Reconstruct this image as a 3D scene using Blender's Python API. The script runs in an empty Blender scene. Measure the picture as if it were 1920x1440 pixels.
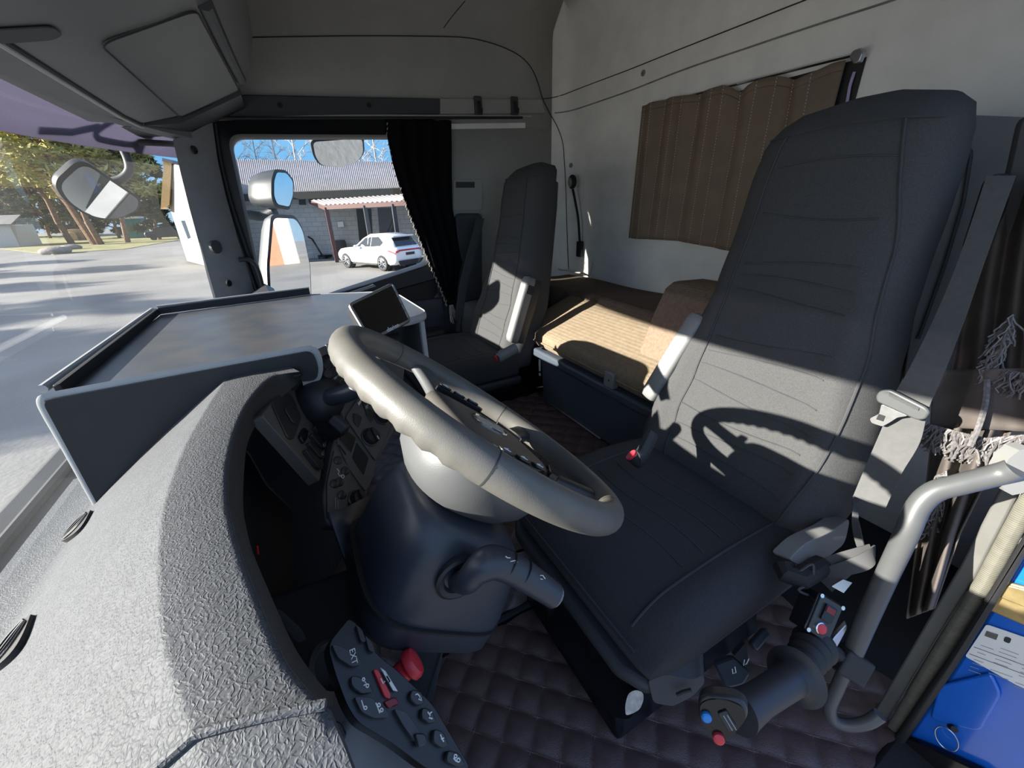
import bpy, bmesh, math, random
from mathutils import Vector, Matrix
random.seed(7)
sc = bpy.context.scene
COL = sc.collection
pi = math.pi
sin, cos = math.sin, math.cos
V = Vector

# ------------------------------------------------------------------ camera
# world axes: X across the cab (driver door -> passenger door), Y forward, Z up; origin at the lens
FPX = 737.07
AX = V((-0.47643697, -0.34829185, 0.80727975))
AY = V((-0.87876908, 0.21767263, -0.42471581))
AZ = V((-0.02779765, -0.9117628, -0.4097754))
cam_d = bpy.data.cameras.new('camera')
cam = bpy.data.objects.new('camera', cam_d)
COL.objects.link(cam)
cam_d.sensor_fit = 'HORIZONTAL'
cam_d.sensor_width = 36.0
cam_d.lens = FPX / 1920 * 36
cam_d.clip_start = 0.01
cam_d.clip_end = 1000
rt = V((AX[0], AY[0], AZ[0])); dn = V((AX[1], AY[1], AZ[1])); fw = V((AX[2], AY[2], AZ[2]))
mw = Matrix.Identity(4)
for i in range(3):
    mw[i][0] = rt[i]; mw[i][1] = -dn[i]; mw[i][2] = -fw[i]
cam.matrix_world = mw
sc.camera = cam

# ------------------------------------------------------------------ light
SUN = V((-0.20, -1.0, -0.36)).normalized()
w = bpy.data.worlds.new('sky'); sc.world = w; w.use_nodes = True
nt = w.node_tree
for n in list(nt.nodes): nt.nodes.remove(n)
out = nt.nodes.new('ShaderNodeOutputWorld'); bg = nt.nodes.new('ShaderNodeBackground')
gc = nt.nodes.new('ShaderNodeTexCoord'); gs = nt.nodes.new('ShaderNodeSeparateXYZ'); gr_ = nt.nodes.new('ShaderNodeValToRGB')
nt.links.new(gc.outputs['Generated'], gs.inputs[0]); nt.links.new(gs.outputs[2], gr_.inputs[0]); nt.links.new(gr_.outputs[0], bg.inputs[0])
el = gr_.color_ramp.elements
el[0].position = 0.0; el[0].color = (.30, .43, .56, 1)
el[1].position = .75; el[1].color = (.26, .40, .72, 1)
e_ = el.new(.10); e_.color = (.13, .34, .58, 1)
e_ = el.new(.40); e_.color = (.34, .48, .74, 1)  # overhead sky raised beyond a clear sky to add light inside the cab
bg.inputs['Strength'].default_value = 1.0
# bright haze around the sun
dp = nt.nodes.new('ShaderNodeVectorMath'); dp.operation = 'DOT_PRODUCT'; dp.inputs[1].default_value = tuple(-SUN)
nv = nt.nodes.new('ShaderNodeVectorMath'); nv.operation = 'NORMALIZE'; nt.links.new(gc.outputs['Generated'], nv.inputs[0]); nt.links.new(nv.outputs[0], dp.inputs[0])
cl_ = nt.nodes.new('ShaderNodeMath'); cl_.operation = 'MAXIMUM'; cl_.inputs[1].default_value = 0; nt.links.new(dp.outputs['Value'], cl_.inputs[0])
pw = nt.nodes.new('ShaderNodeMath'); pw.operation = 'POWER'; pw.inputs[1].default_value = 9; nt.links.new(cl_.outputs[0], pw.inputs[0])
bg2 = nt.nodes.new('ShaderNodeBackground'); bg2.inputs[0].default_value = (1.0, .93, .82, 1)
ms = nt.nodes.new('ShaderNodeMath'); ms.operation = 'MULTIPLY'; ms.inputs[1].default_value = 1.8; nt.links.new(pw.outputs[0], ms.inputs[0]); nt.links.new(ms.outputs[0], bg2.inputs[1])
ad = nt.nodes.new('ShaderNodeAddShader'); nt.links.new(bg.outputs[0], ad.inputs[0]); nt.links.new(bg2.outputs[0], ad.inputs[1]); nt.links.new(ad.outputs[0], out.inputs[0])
sd = bpy.data.lights.new('sun', 'SUN'); sd.energy = 11.5; sd.angle = math.radians(0.55); sd.color = (1.0, 0.945, 0.85)
so = bpy.data.objects.new('sun', sd); COL.objects.link(so); so.location = (4, 20, 10)
so.rotation_euler = SUN.to_track_quat('-Z', 'Y').to_euler()
vs = sc.view_settings
vs.view_transform = 'Standard'; vs.look = 'None'; vs.gamma = 1.0; vs.use_curve_mapping = False
vs.exposure = 0.75

# ------------------------------------------------------------------ helpers
def ray(px, py):
    c = V((px - 960, py - 720, FPX))
    return V((AX.dot(c), AY.dot(c), AZ.dot(c)))
def hx(px, py, x): r = ray(px, py); return r * (x / r.x)
def hy(px, py, y): r = ray(px, py); return r * (y / r.y)
def hz(px, py, z): r = ray(px, py); return r * (z / r.z)
def pd(px, py, d): return ray(px, py) * (d / FPX)
class Plane:
    def __init__(s, a, b, c):
        s.o = V(a); s.n = (V(b) - s.o).cross(V(c) - s.o).normalized()
        if s.n.dot(s.o) > 0: s.n = -s.n
    def __call__(s, px, py, h=0):
        r = ray(px, py); return r * (s.o.dot(s.n) / r.dot(s.n)) + s.n * h
class Fr:
    def __init__(s, o, u, v):
        s.o = V(o); s.u = V(u).normalized(); v = V(v); s.v = (v - s.u * v.dot(s.u)).normalized(); s.w = s.u.cross(s.v)
    def __call__(s, a, b, c=0): return s.o + s.u * a + s.v * b + s.w * c
WORLD = Fr((0, 0, 0), (1, 0, 0), (0, 1, 0))

def lerp(a, b, t): return a + (b - a) * t
def interp(tab, x):
    if x <= tab[0][0]: return tab[0][1]
    for (a, p), (b, q) in zip(tab, tab[1:]):
        if x <= b:
            t = (x - a) / (b - a); t = t * t * (3 - 2 * t) * .5 + t * .5
            return p + (q - p) * t
    return tab[-1][1]
def smooth_path(pts, n=8):
    pts = [V(p) for p in pts]; o = []
    for i in range(len(pts) - 1):
        p0 = pts[max(i - 1, 0)]; p1 = pts[i]; p2 = pts[i + 1]; p3 = pts[min(i + 2, len(pts) - 1)]
        for k in range(n):
            t = k / n
            o.append(.5 * ((2 * p1) + (p2 - p0) * t + (2 * p0 - 5 * p1 + 4 * p2 - p3) * t * t + (3 * p1 - p0 - 3 * p2 + p3) * t ** 3))
    o.append(pts[-1]); return o
def round2(pts, r, n=5):
    o = []; N = len(pts)
    for i in range(N):
        p = V(pts[i]); a = V(pts[i - 1]); b = V(pts[(i + 1) % N])
        rr = r[i] if isinstance(r, list) else r
        da = (a - p); db = (b - p); rr = min(rr, da.length * .45, db.length * .45)
        if rr < 1e-5: o.append(p); continue
        s = p + da.normalized() * rr; e = p + db.normalized() * rr
        for k in range(n + 1):
            t = k / n; o.append(s * (1 - t) ** 2 + p * 2 * t * (1 - t) + e * t * t)
    return o

def lining(px, py):
    # point on the cab lining (side wall, rounded corner, rear wall) behind a pixel, a hair inside the surface
    r = ray(px, py); cx, cy, R = 2.1, -1.46, .10
    for (p) in (r * (2.2 / r.x), r * (-1.56 / r.y)):
        if p.y > cy and abs(p.x - 2.2) < 1e-6: return p - V((.004, 0, 0))
        if p.x < cx and abs(p.y + 1.56) < 1e-6: return p + V((0, .004, 0))
    a = r.x ** 2 + r.y ** 2; b_ = -2 * (r.x * cx + r.y * cy); c = cx * cx + cy * cy - (R - .004) ** 2
    return r * ((-b_ + math.sqrt(max(0, b_ * b_ - 4 * a * c))) / (2 * a))
class MB:
    def __init__(s): s.v = []; s.f = []
    def box(s, fr, a0, a1, b0, b1, c0, c1):
        k = len(s.v)
        for c in (c0, c1):
            for (a, b) in ((a0, b0), (a1, b0), (a1, b1), (a0, b1)): s.v.append(fr(a, b, c))
        for q in ((0, 3, 2, 1), (4, 5, 6, 7), (0, 1, 5, 4), (1, 2, 6, 5), (2, 3, 7, 6), (3, 0, 4, 7)): s.f.append([k + i for i in q])
        return s
    def prism(s, pts, vec):
        k = len(s.v); n = len(pts); vec = V(vec)
        s.v += [V(p) for p in pts] + [V(p) + vec for p in pts]
        s.f.append([k + i for i in range(n)][::-1]); s.f.append([k + n + i for i in range(n)])
        for i in range(n): j = (i + 1) % n; s.f.append([k + i, k + j, k + n + j, k + n + i])
        return s
    def loft(s, rings, cap=True, closed=True, loop=False):
        k = len(s.v); n = len(rings[0]); m = len(rings)
        for r in rings: s.v += [V(p) for p in r]
        for a in range(m if loop else m - 1):
            b = (a + 1) % m
            for i in range(n if closed else n - 1):
                j = (i + 1) % n
                s.f.append([k + a * n + i, k + a * n + j, k + b * n + j, k + b * n + i])
        if cap and closed and not loop:
            s.f.append([k + i for i in range(n)][::-1]); s.f.append([k + (m - 1) * n + i for i in range(n)])
        return s
    def grid(s, P): return s.loft(P, cap=False, closed=False)
    def tube(s, pts, r, n=10, cap=True, loop=False):
        pts = [V(p) for p in pts]; m = len(pts); rings = []
        up = None
        for i, p in enumerate(pts):
            if loop: t = (pts[(i + 1) % m] - pts[i - 1])
            else: t = pts[min(i + 1, m - 1)] - pts[max(i - 1, 0)]
            t = t.normalized() if t.length > 1e-9 else V((0, 0, 1))
            if up is None:
                up = V((0, 0, 1)) if abs(t.z) < .9 else V((1, 0, 0))
            up = (up - t * up.dot(t)).normalized(); sd_ = t.cross(up)
            rr = r[i] if isinstance(r, list) else r
            if not isinstance(rr, (list, tuple)): rr = (rr, rr)
            rings.append([p + sd_ * (rr[0] * cos(2 * pi * k / n)) + up * (rr[1] * sin(2 * pi * k / n)) for k in range(n)])
        return s.loft(rings, cap=cap, loop=loop)
    def lathe(s, o, axis, prof, n=20):
        o = V(o); a = V(axis).normalized(); u = a.orthogonal().normalized(); v = a.cross(u)
        rings = [[o + a * h + (u * cos(2 * pi * k / n) + v * sin(2 * pi * k / n)) * max(r, 1e-5) for k in range(n)] for (r, h) in prof]
        return s.loft(rings)
    def ell(s, fr, ra, rb, rc, nu=16, nv=10, e=1.0):
        rings = []
        for j in range(nv + 1):
            ph = -pi / 2 + pi * j / nv
            cp = max(cos(ph), 0) ** e + 1e-4; sp = math.copysign(abs(sin(ph)) ** e, sin(ph))
            rings.append([fr(ra * cp * math.copysign(abs(cos(t)) ** e, cos(t)), rb * cp * math.copysign(abs(sin(t)) ** e, sin(t)), rc * sp) for t in [2 * pi * i / nu for i in range(nu)]])
        return s.loft(rings)
    def build(s, name, mat, parent=None, bevel=0, seg=2, sub=0, ang=35, solid=0, base=None):
        off = V((0, 0, 0)); p = parent
        while p is not None: off += p.location; p = p.parent
        if base is not None: off += V(base)
        me = bpy.data.meshes.new(name)
        me.from_pydata([tuple(v - off) for v in s.v], [], s.f)
        bm = bmesh.new(); bm.from_mesh(me); bmesh.ops.recalc_face_normals(bm, faces=bm.faces); bm.to_mesh(me); bm.free()
        me.materials.append(M[mat] if isinstance(mat, str) else mat)
        me.shade_smooth()
        if not sub: me.set_sharp_from_angle(angle=math.radians(ang))
        o = bpy.data.objects.new(name, me); COL.objects.link(o)
        if parent is not None: o.parent = parent
        if base is not None: o.location = V(base)
        if solid:
            m = o.modifiers.new('solid', 'SOLIDIFY'); m.thickness = solid; m.offset = 0
        if bevel:
            m = o.modifiers.new('bevel', 'BEVEL'); m.width = bevel; m.segments = seg; m.limit_method = 'ANGLE'; m.angle_limit = math.radians(40)
        if sub:
            m = o.modifiers.new('sub', 'SUBSURF'); m.levels = sub; m.render_levels = sub
        return o
def tag(o, label, cat, group=None, kind=None):
    if label: o['label'] = label
    if cat: o['category'] = cat
    if group: o['group'] = group
    if kind: o['kind'] = kind
    return o
def thing(name, loc, label, cat, group=None):
    o = bpy.data.objects.new(name, None); COL.objects.link(o); o.location = V(loc); o.empty_display_size = .05
    return tag(o, label, cat, group)
def struct(o): o['kind'] = 'structure'; return o
def copy_tree(o, parent=None):
    c = o.copy(); COL.objects.link(c)
    if parent is not None: c.parent = parent
    for ch in list(o.children): copy_tree(ch, c)
    return c
def text(body, fr, size, name, mat, parent, depth=.0004, align='CENTER'):
    cu = bpy.data.curves.new(name, 'FONT'); cu.body = body; cu.size = size; cu.align_x = align; cu.align_y = 'CENTER'; cu.extrude = depth
    t = bpy.data.objects.new(name, cu); COL.objects.link(t)
    dg = bpy.context.evaluated_depsgraph_get(); me = bpy.data.meshes.new_from_object(t.evaluated_get(dg))
    COL.objects.unlink(t); bpy.data.objects.remove(t)
    b = MB(); b.v = [fr(v.co.x, v.co.y, v.co.z) for v in me.vertices]; b.f = [list(p.vertices) for p in me.polygons]
    return b.build(name, mat, parent)

# ------------------------------------------------------------------ materials
M = {}
def mat(name, col, rough=.5, metal=0, bump=None, var=0, vscale=20, spec=.5, coat=0, col2=None, flip=False):
    m = bpy.data.materials.new(name); m.use_nodes = True; t = m.node_tree; p = t.nodes['Principled BSDF']
    p.inputs['Base Color'].default_value = (*col, 1); p.inputs['Roughness'].default_value = rough
    p.inputs['Metallic'].default_value = metal; p.inputs['Specular IOR Level'].default_value = spec
    if coat: p.inputs['Coat Weight'].default_value = coat; p.inputs['Coat Roughness'].default_value = .1
    tc = t.nodes.new('ShaderNodeTexCoord')
    if var or col2:
        no = t.nodes.new('ShaderNodeTexNoise'); no.inputs['Scale'].default_value = vscale; no.inputs['Detail'].default_value = 5
        t.links.new(tc.outputs['Object'], no.inputs['Vector'])
        rp = t.nodes.new('ShaderNodeValToRGB')
        c1 = tuple(max(0, c * (1 - var)) for c in col); c2 = col2 or tuple(c * (1 + var) for c in col)
        rp.color_ramp.elements[0].position = .35; rp.color_ramp.elements[1].position = .65
        rp.color_ramp.elements[0].color = (*c1, 1); rp.color_ramp.elements[1].color = (*c2, 1)
        t.links.new(no.outputs[0], rp.inputs[0]); t.links.new(rp.outputs[0], p.inputs['Base Color'])
    if bump:
        kind, scale, strength = bump[:3]; dist = bump[3] if len(bump) > 3 else .001
        if kind == 'noise':
            b = t.nodes.new('ShaderNodeTexNoise'); b.inputs['Scale'].default_value = scale; b.inputs['Detail'].default_value = 3; o = b.outputs[0]
            t.links.new(tc.outputs['Object'], b.inputs['Vector'])
        elif kind == 'voro':
            b = t.nodes.new('ShaderNodeTexVoronoi'); b.feature = 'DISTANCE_TO_EDGE'; b.inputs['Scale'].default_value = scale
            nz = t.nodes.new('ShaderNodeTexNoise'); nz.inputs['Scale'].default_value = scale * .6
            mx = t.nodes.new('ShaderNodeMix'); mx.data_type = 'VECTOR'; mx.inputs[0].default_value = .012
            t.links.new(tc.outputs['Object'], nz.inputs['Vector']); t.links.new(tc.outputs['Object'], mx.inputs[4]); t.links.new(nz.outputs[1], mx.inputs[5])
            t.links.new(mx.outputs[1], b.inputs['Vector'])
            rp2 = t.nodes.new('ShaderNodeValToRGB'); rp2.color_ramp.elements[1].position = .25
            t.links.new(b.outputs[0], rp2.inputs[0]); o = rp2.outputs[0]
        elif kind == 'wave':
            b = t.nodes.new('ShaderNodeTexWave'); b.inputs['Scale'].default_value = scale; b.bands_direction = bump[4] if len(bump) > 4 else 'X'; o = b.outputs[0]
            t.links.new(tc.outputs['Object'], b.inputs['Vector'])
        elif kind == 'weave':
            b1 = t.nodes.new('ShaderNodeTexWave'); b1.inputs['Scale'].default_value = scale; b1.bands_direction = 'X'
            b2 = t.nodes.new('ShaderNodeTexWave'); b2.inputs['Scale'].default_value = scale; b2.bands_direction = 'Z'
            mm = t.nodes.new('ShaderNodeMath'); mm.operation = 'MULTIPLY'
            for b in (b1, b2): t.links.new(tc.outputs['Object'], b.inputs['Vector'])
            t.links.new(b1.outputs[1], mm.inputs[0]); t.links.new(b2.outputs[1], mm.inputs[1]); o = mm.outputs[0]
        bp = t.nodes.new('ShaderNodeBump'); bp.invert = flip; bp.inputs['Strength'].default_value = strength; bp.inputs['Distance'].default_value = dist
        t.links.new(o, bp.inputs['Height']); t.links.new(bp.outputs[0], p.inputs['Normal'])
    M[name] = m; return m
def glass(name, tint=(1, 1, 1), refl=1.0, rough=0.0):
    m = bpy.data.materials.new(name); m.use_nodes = True; t = m.node_tree
    for n in list(t.nodes): t.nodes.remove(n)
    o = t.nodes.new('ShaderNodeOutputMaterial'); o.name = 'Material Output'; mx = t.nodes.new('ShaderNodeMixShader')
    tr = t.nodes.new('ShaderNodeBsdfTransparent'); tr.inputs[0].default_value = (*tint, 1)
    gl = t.nodes.new('ShaderNodeBsdfGlossy'); gl.inputs['Roughness'].default_value = rough
    fr = t.nodes.new('ShaderNodeFresnel')
    ge = t.nodes.new('ShaderNodeNewGeometry'); ma = t.nodes.new('ShaderNodeMath'); ma.operation = 'MULTIPLY_ADD'
    ma.inputs[1].default_value = 1 / 1.5 - 1.5; ma.inputs[2].default_value = 1.5
    t.links.new(ge.outputs['Backfacing'], ma.inputs[0]); t.links.new(ma.outputs[0], fr.inputs[0])
    mu = t.nodes.new('ShaderNodeMath'); mu.operation = 'MULTIPLY'; mu.inputs[1].default_value = refl
    t.links.new(fr.outputs[0], mu.inputs[0]); t.links.new(mu.outputs[0], mx.inputs[0])
    t.links.new(tr.outputs[0], mx.inputs[1]); t.links.new(gl.outputs[0], mx.inputs[2]); t.links.new(mx.outputs[0], o.inputs[0])
    M[name] = m; return m
def emit(name, col, s):
    m = bpy.data.materials.new(name); m.use_nodes = True; p = m.node_tree.nodes['Principled BSDF']
    p.inputs['Base Color'].default_value = (*col, 1); p.inputs['Emission Color'].default_value = (*col, 1); p.inputs['Emission Strength'].default_value = s
    M[name] = m

mat('pad', (.085, .088, .095), .58, bump=('voro', 210, .6, .0006), var=.08, vscale=60, spec=.16, flip=True)
mat('pad_lip', (.03, .031, .033), .6, bump=('noise', 900, .4, .0006))
mat('dark', (.022, .024, .029), .48, bump=('noise', 1200, .25, .0004))
mat('box_blue', (.058, .072, .092), .42, bump=('noise', 1500, .2, .0003))
mat('dark_blue', (.036, .043, .058), .38, bump=('noise', 1500, .2, .0003))
mat('soot', (.010, .010, .012), .7, bump=('noise', 400, .2))
mat('lining_grey', (.20, .205, .21), .6, bump=('noise', 900, .25, .0005), var=.05)
mat('panel', (.095, .092, .088), .5, bump=('noise', 1500, .2, .0003))
mat('switch_gloss', (.009, .009, .010), .30, var=.1)
mat('mirror_shell', (.016, .016, .016), .45, var=.1)
mat('gloss', (.008, .008, .010), .18, var=.2)
mat('button', (.030, .030, .032), .32, var=.15)
mat('grey_trim', (.17, .172, .178), .55, bump=('noise', 900, .25, .0005), var=.05)
mat('charcoal', (.04, .042, .046), .6, bump=('noise', 900, .3, .0005))
mat('console', (.16, .163, .165), .6, bump=('noise', 900, .3, .0005), var=.04, vscale=6)
mat('wall', (.80, .785, .74), .85, bump=('noise', 260, .35, .001), var=.05, vscale=9)
mat('wall_panel', (.34, .337, .315), .8, bump=('noise', 500, .3, .0006), var=.04, vscale=8)  # toned down from wall: weaker light on the passenger side put into the colour
mat('seam', (.03, .03, .03), .8, var=.1)
mat('groove_grey', (.22, .215, .2), .9, var=.2)
mat('fabric', (.066, .066, .067), .92, bump=('noise', 700, .7, .001), var=.13, vscale=420, spec=.2)
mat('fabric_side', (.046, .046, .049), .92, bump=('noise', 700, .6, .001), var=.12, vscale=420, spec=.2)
mat('stitch', (.05, .05, .053), .9, var=.1)
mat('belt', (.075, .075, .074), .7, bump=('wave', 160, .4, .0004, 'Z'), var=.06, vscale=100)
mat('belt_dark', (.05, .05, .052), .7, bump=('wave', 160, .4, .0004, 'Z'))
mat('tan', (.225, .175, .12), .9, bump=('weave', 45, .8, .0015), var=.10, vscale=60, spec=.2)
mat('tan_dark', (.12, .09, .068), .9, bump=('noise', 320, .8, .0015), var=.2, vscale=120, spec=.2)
mat('tan_brown', (.20, .145, .105), .9, bump=('weave', 60, .8, .0015), var=.12, vscale=90, spec=.2)
mat('brown', (.20, .148, .108), .8, bump=('noise', 900, .3, .0004), var=.07, vscale=12, spec=.3)
mat('thread', (.62, .56, .45), .8, var=.1)
mat('black_cloth', (.006, .006, .007), .95, bump=('noise', 500, .5), spec=.1)
mat('taupe', (.095, .080, .072), .85, bump=('noise', 700, .4, .0006), var=.12, vscale=25, spec=.25)
mat('fringe', (.13, .12, .12), .6, var=.3, vscale=200)
mat('fringe_light', (.5, .45, .38), .7, var=.3, vscale=200)
mat('quilt', (.10, .066, .062), .30, bump=('voro', 260, .35, .0008), var=.12, vscale=40)
mat('quilt_thread', (.15, .10, .085), .8, var=.1)
mat('wheel_leather', (.118, .112, .101), .48, bump=('noise', 800, .25, .0005), var=.10, vscale=24)
mat('wheel_plastic', (.095, .097, .10), .45, bump=('noise', 1000, .35, .0005))
mat('wheel_pad', (.085, .076, .068), .5, bump=('noise', 900, .35, .0006), var=.06)
mat('metal', (.55, .56, .58), .3, 1.0, var=.08, vscale=30)
mat('chrome', (.8, .8, .8), .12, 1.0, var=.03)
mat('rail_grey', (.078, .08, .082), .42, bump=('noise', 600, .2, .0004), var=.05)
mat('table_top', (.058, .066, .082), .36, bump=('noise', 700, .2, .0003), col2=(.085, .083, .085), vscale=14)
mat('edge_band', (.40, .405, .41), .5, var=.05)
mat('table_side', (.022, .024, .028), .6, var=.06)
mat('screen', (.004, .004, .005), .07, var=.1)
mat('white_ink', (.75, .75, .75), .6, var=.03)
mat('grey_ink', (.32, .32, .32), .6, var=.03)
mat('red_plastic', (.62, .035, .05), .4, var=.06)
mat('red_dark', (.20, .008, .012), .35, var=.1)
mat('blue_plastic', (.02, .22, .62), .35, var=.05)
mat('red_led', (.65, .01, .02), .2, var=.1)
mat('truck_blue', (.008, .115, .55), .22, coat=1.0, var=.06, vscale=4)
mat('rubber', (.015, .015, .016), .6, bump=('noise', 300, .3))
mat('seal', (.13, .124, .10), .85, bump=('wave', 90, .6, .001, 'Z'), var=.1, vscale=60)
mat('seal_grey', (.11, .108, .10), .75, var=.08)
mat('brass', (.55, .42, .2), .4, .9, var=.15, vscale=60)
mat('sticker', (.72, .72, .70), .6, var=.02)
mat('satin', (.3, .3, .3), .3, .55, var=.1, vscale=80)
mat('armrest', (.20, .20, .195), .5, bump=('noise', 900, .2, .0004), var=.04)
mat('paint_wear', (.45, .41, .37), .8, var=.25, vscale=90)
mat('lilac_edge', (.50, .42, .66), .2, var=.05)
mat('mirror', (.85, .88, .9), .02, 1.0, var=.02)
# outside
mat('asphalt', (.15, .142, .13), .9, bump=('noise', 14, .4, .02), col2=(.21, .198, .178), vscale=.35)
mat('grass', (.17, .16, .05), .95, bump=('noise', 6, .6, .05), col2=(.30, .27, .12), vscale=.8)
mat('roof_sheet', (.25, .225, .215), .55, var=.1, vscale=2)
mat('block', (.40, .39, .37), .9, var=.08, vscale=1.2)
mat('mortar', (.30, .29, .28), .95, var=.05)
mat('fascia', (.022, .021, .020), .9, var=.1, spec=.05)
mat('dark_red', (.075, .028, .024), .7, var=.1)
mat('house_white', (.40, .37, .29), .8, bump=('wave', 2.0, .3, .02, 'Z'), var=.05, vscale=2)
mat('house_trim', (.62, .40, .18), .7, var=.1)
mat('brick_red', (.26, .10, .06), .85, var=.08, vscale=3)
mat('car_white', (.80, .80, .80), .25, coat=.8, var=.01)
mat('car_glass', (.02, .025, .03), .05, var=.05)
mat('tyre', (.02, .02, .02), .8, var=.1)
mat('tail_red', (.45, .02, .03), .25, var=.05)
mat('bark', (.19, .12, .08), .95, bump=('noise', 8, .8, .03), col2=(.30, .17, .09), vscale=3)
mat('needles', (.26, .25, .07), .8, col2=(.52, .46, .17), vscale=.9, spec=.2)
mat('needles_dark', (.07, .085, .035), .85, col2=(.17, .17, .07), vscale=.6, spec=.2)
mat('birch', (.62, .56, .50), .8, col2=(.30, .22, .18), vscale=2)
mat('teal', (.01, .16, .15), .5, var=.05)
mat('crate_wood', (.50, .36, .20), .85, var=.15, vscale=3)
mat('rock', (.24, .20, .17), .9, bump=('noise', 4, .6, .05), var=.2, vscale=3)
mat('shed_white', (.62, .60, .56), .8, var=.06)
mat('tree_brown', (.16, .12, .085), .95, col2=(.26, .20, .13), vscale=.7)
glass('window_glass', (.93, .95, .95), .9)
glass('windscreen_glass', (.93, .95, .95), .9)
def dusty(m, f):
    t = m.node_tree; o = t.nodes['Material Output']; src = o.inputs[0].links[0].from_socket
    tl_ = t.nodes.new('ShaderNodeBsdfTranslucent'); tl_.inputs[0].default_value = (.8, .82, .85, 1); mx = t.nodes.new('ShaderNodeMixShader')
    tc = t.nodes.new('ShaderNodeTexCoord'); no = t.nodes.new('ShaderNodeTexNoise'); no.inputs['Scale'].default_value = 3; no.inputs['Detail'].default_value = 6
    mu = t.nodes.new('ShaderNodeMath'); mu.operation = 'MULTIPLY'; mu.inputs[1].default_value = f
    t.links.new(tc.outputs['Object'], no.inputs['Vector']); t.links.new(no.outputs[0], mu.inputs[0]); t.links.new(mu.outputs[0], mx.inputs[0])
    t.links.new(src, mx.inputs[1]); t.links.new(tl_.outputs[0], mx.inputs[2]); t.links.new(mx.outputs[0], o.inputs[0])
dusty(M['windscreen_glass'], .03)
def visor():
    m = bpy.data.materials.new('visor_tint'); m.use_nodes = True; t = m.node_tree
    for n in list(t.nodes): t.nodes.remove(n)
    o = t.nodes.new('ShaderNodeOutputMaterial'); mx = t.nodes.new('ShaderNodeMixShader'); mx.inputs[0].default_value = .30
    tr = t.nodes.new('ShaderNodeBsdfTransparent'); tr.inputs[0].default_value = (.17, .155, .19, 1)
    tl_ = t.nodes.new('ShaderNodeBsdfTranslucent'); tl_.inputs[0].default_value = (.34, .33, .42, 1)
    t.links.new(tr.outputs[0], mx.inputs[1]); t.links.new(tl_.outputs[0], mx.inputs[2]); t.links.new(mx.outputs[0], o.inputs[0]); M['visor_tint'] = m
visor()

# ================================================================== CAB SHELL
ZF = -1.02; ZT = -.87; YB = -1.56; XP = 2.2
def shell_rows(path, rows):
    P = []
    for z, off in rows:
        P.append([V((min(x, XP - off) if x > 1.1 else x, max(y, YB + off), z)) for x, y in path])
    return P
ROWS = [(-1.05, 0), (-.5, 0), (0, 0), (.40, 0)]
TOPROWS = [(.40, 0), (.55, 0), (.80, 0), (.83, .006), (.87, .04), (.92, .11), (.96, .20), (1.0, .34), (1.02, .55), (1.03, .8)]
arc = [(XP - .10 + .10 * cos(t), YB + .10 + .10 * sin(t)) for t in [-k * pi / 16 for k in range(9)]]
b = MB(); b.grid(shell_rows(arc + [(1.6, YB), (1.1, YB), (.55, YB), (-.05, YB)], ROWS[:-1] + TOPROWS)); struct(b.build('wall_rear', 'wall', solid=.004))
b = MB(); b.grid(shell_rows([(XP, -.74), (XP, -1.0), (XP, -1.25)] + arc[:1], ROWS)); struct(b.build('wall_right', 'wall_panel', solid=.004))
b = MB(); b.grid(shell_rows([(XP, .46), (XP, .1), (XP, -.4), (XP, -.9), (XP, -1.25)] + arc[:1], TOPROWS)); struct(b.build('trim_1', 'wall_panel', solid=.004))  # side of the upper lining, coloured darker than the rear for its weaker light
# panel above the windscreen closing the roof at the front
b = MB();  b.box(WORLD, 1.98, XP + .06, .30, .48, .36, 1.05); b.loft([[V((x, y, z)) for y, z in ((yc_ - .014 - .16 * max(0, x - 1.8), .287 - .03 * max(0, x - 1.8)), (yc_ + .018, .287 - .03 * max(0, x - 1.8)), (yc_ + .018, 1.05), (yc_ - .014 - .16 * max(0, x - 1.8), 1.05))] for x, yc_ in [(x_, .45 - .16 * min(1.3, (abs(x_ - 1.1) / 1.05)) ** 4) for x_ in [-.06 + 2.30 * i / 40 for i in range(41)]]]); struct(b.build('trim_27', 'console'))
b = MB(); b.prism([V((1.965, y, z)) for y, z in ((.40, .279), (.235, .317), (.03, .418), (.03, .395), (.235, .297))], (.23, 0, 0)); struct(b.build('trim_31', 'charcoal'))
b = MB(); b.box(WORLD, -.05, XP, YB, .5, 1.032, 1.06); struct(b.build('ceiling', 'wall_panel'))
# driver side: roof side above the doorway, B pillar wall behind the doorway
b = MB(); b.box(WORLD, -.07, -.03, YB, .5, .62, 1.04); struct(b.build('wall_left', 'wall_panel'))
b = MB(); b.box(WORLD, -.07, -.02, YB, -1.15, -1.1, .63); struct(b.build('trim_2', 'charcoal'))
b = MB(); b.box(WORLD, -.02, XP, YB, .52, -1.07, ZF - .004)
b.prism([V((.66, -1.56, ZF - .01)), V((.70, -1.56, ZT - .006)), V((1.54, -1.56, ZT - .006)), V((1.58, -1.56, ZF - .01))], (0, 1.85, 0)); struct(b.build('floor', 'soot'))
b = MB(); b.box(WORLD, -.05, XP + .05, .50, .54, -1.1, -.50); struct(b.build('wall_front', 'soot'))

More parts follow.
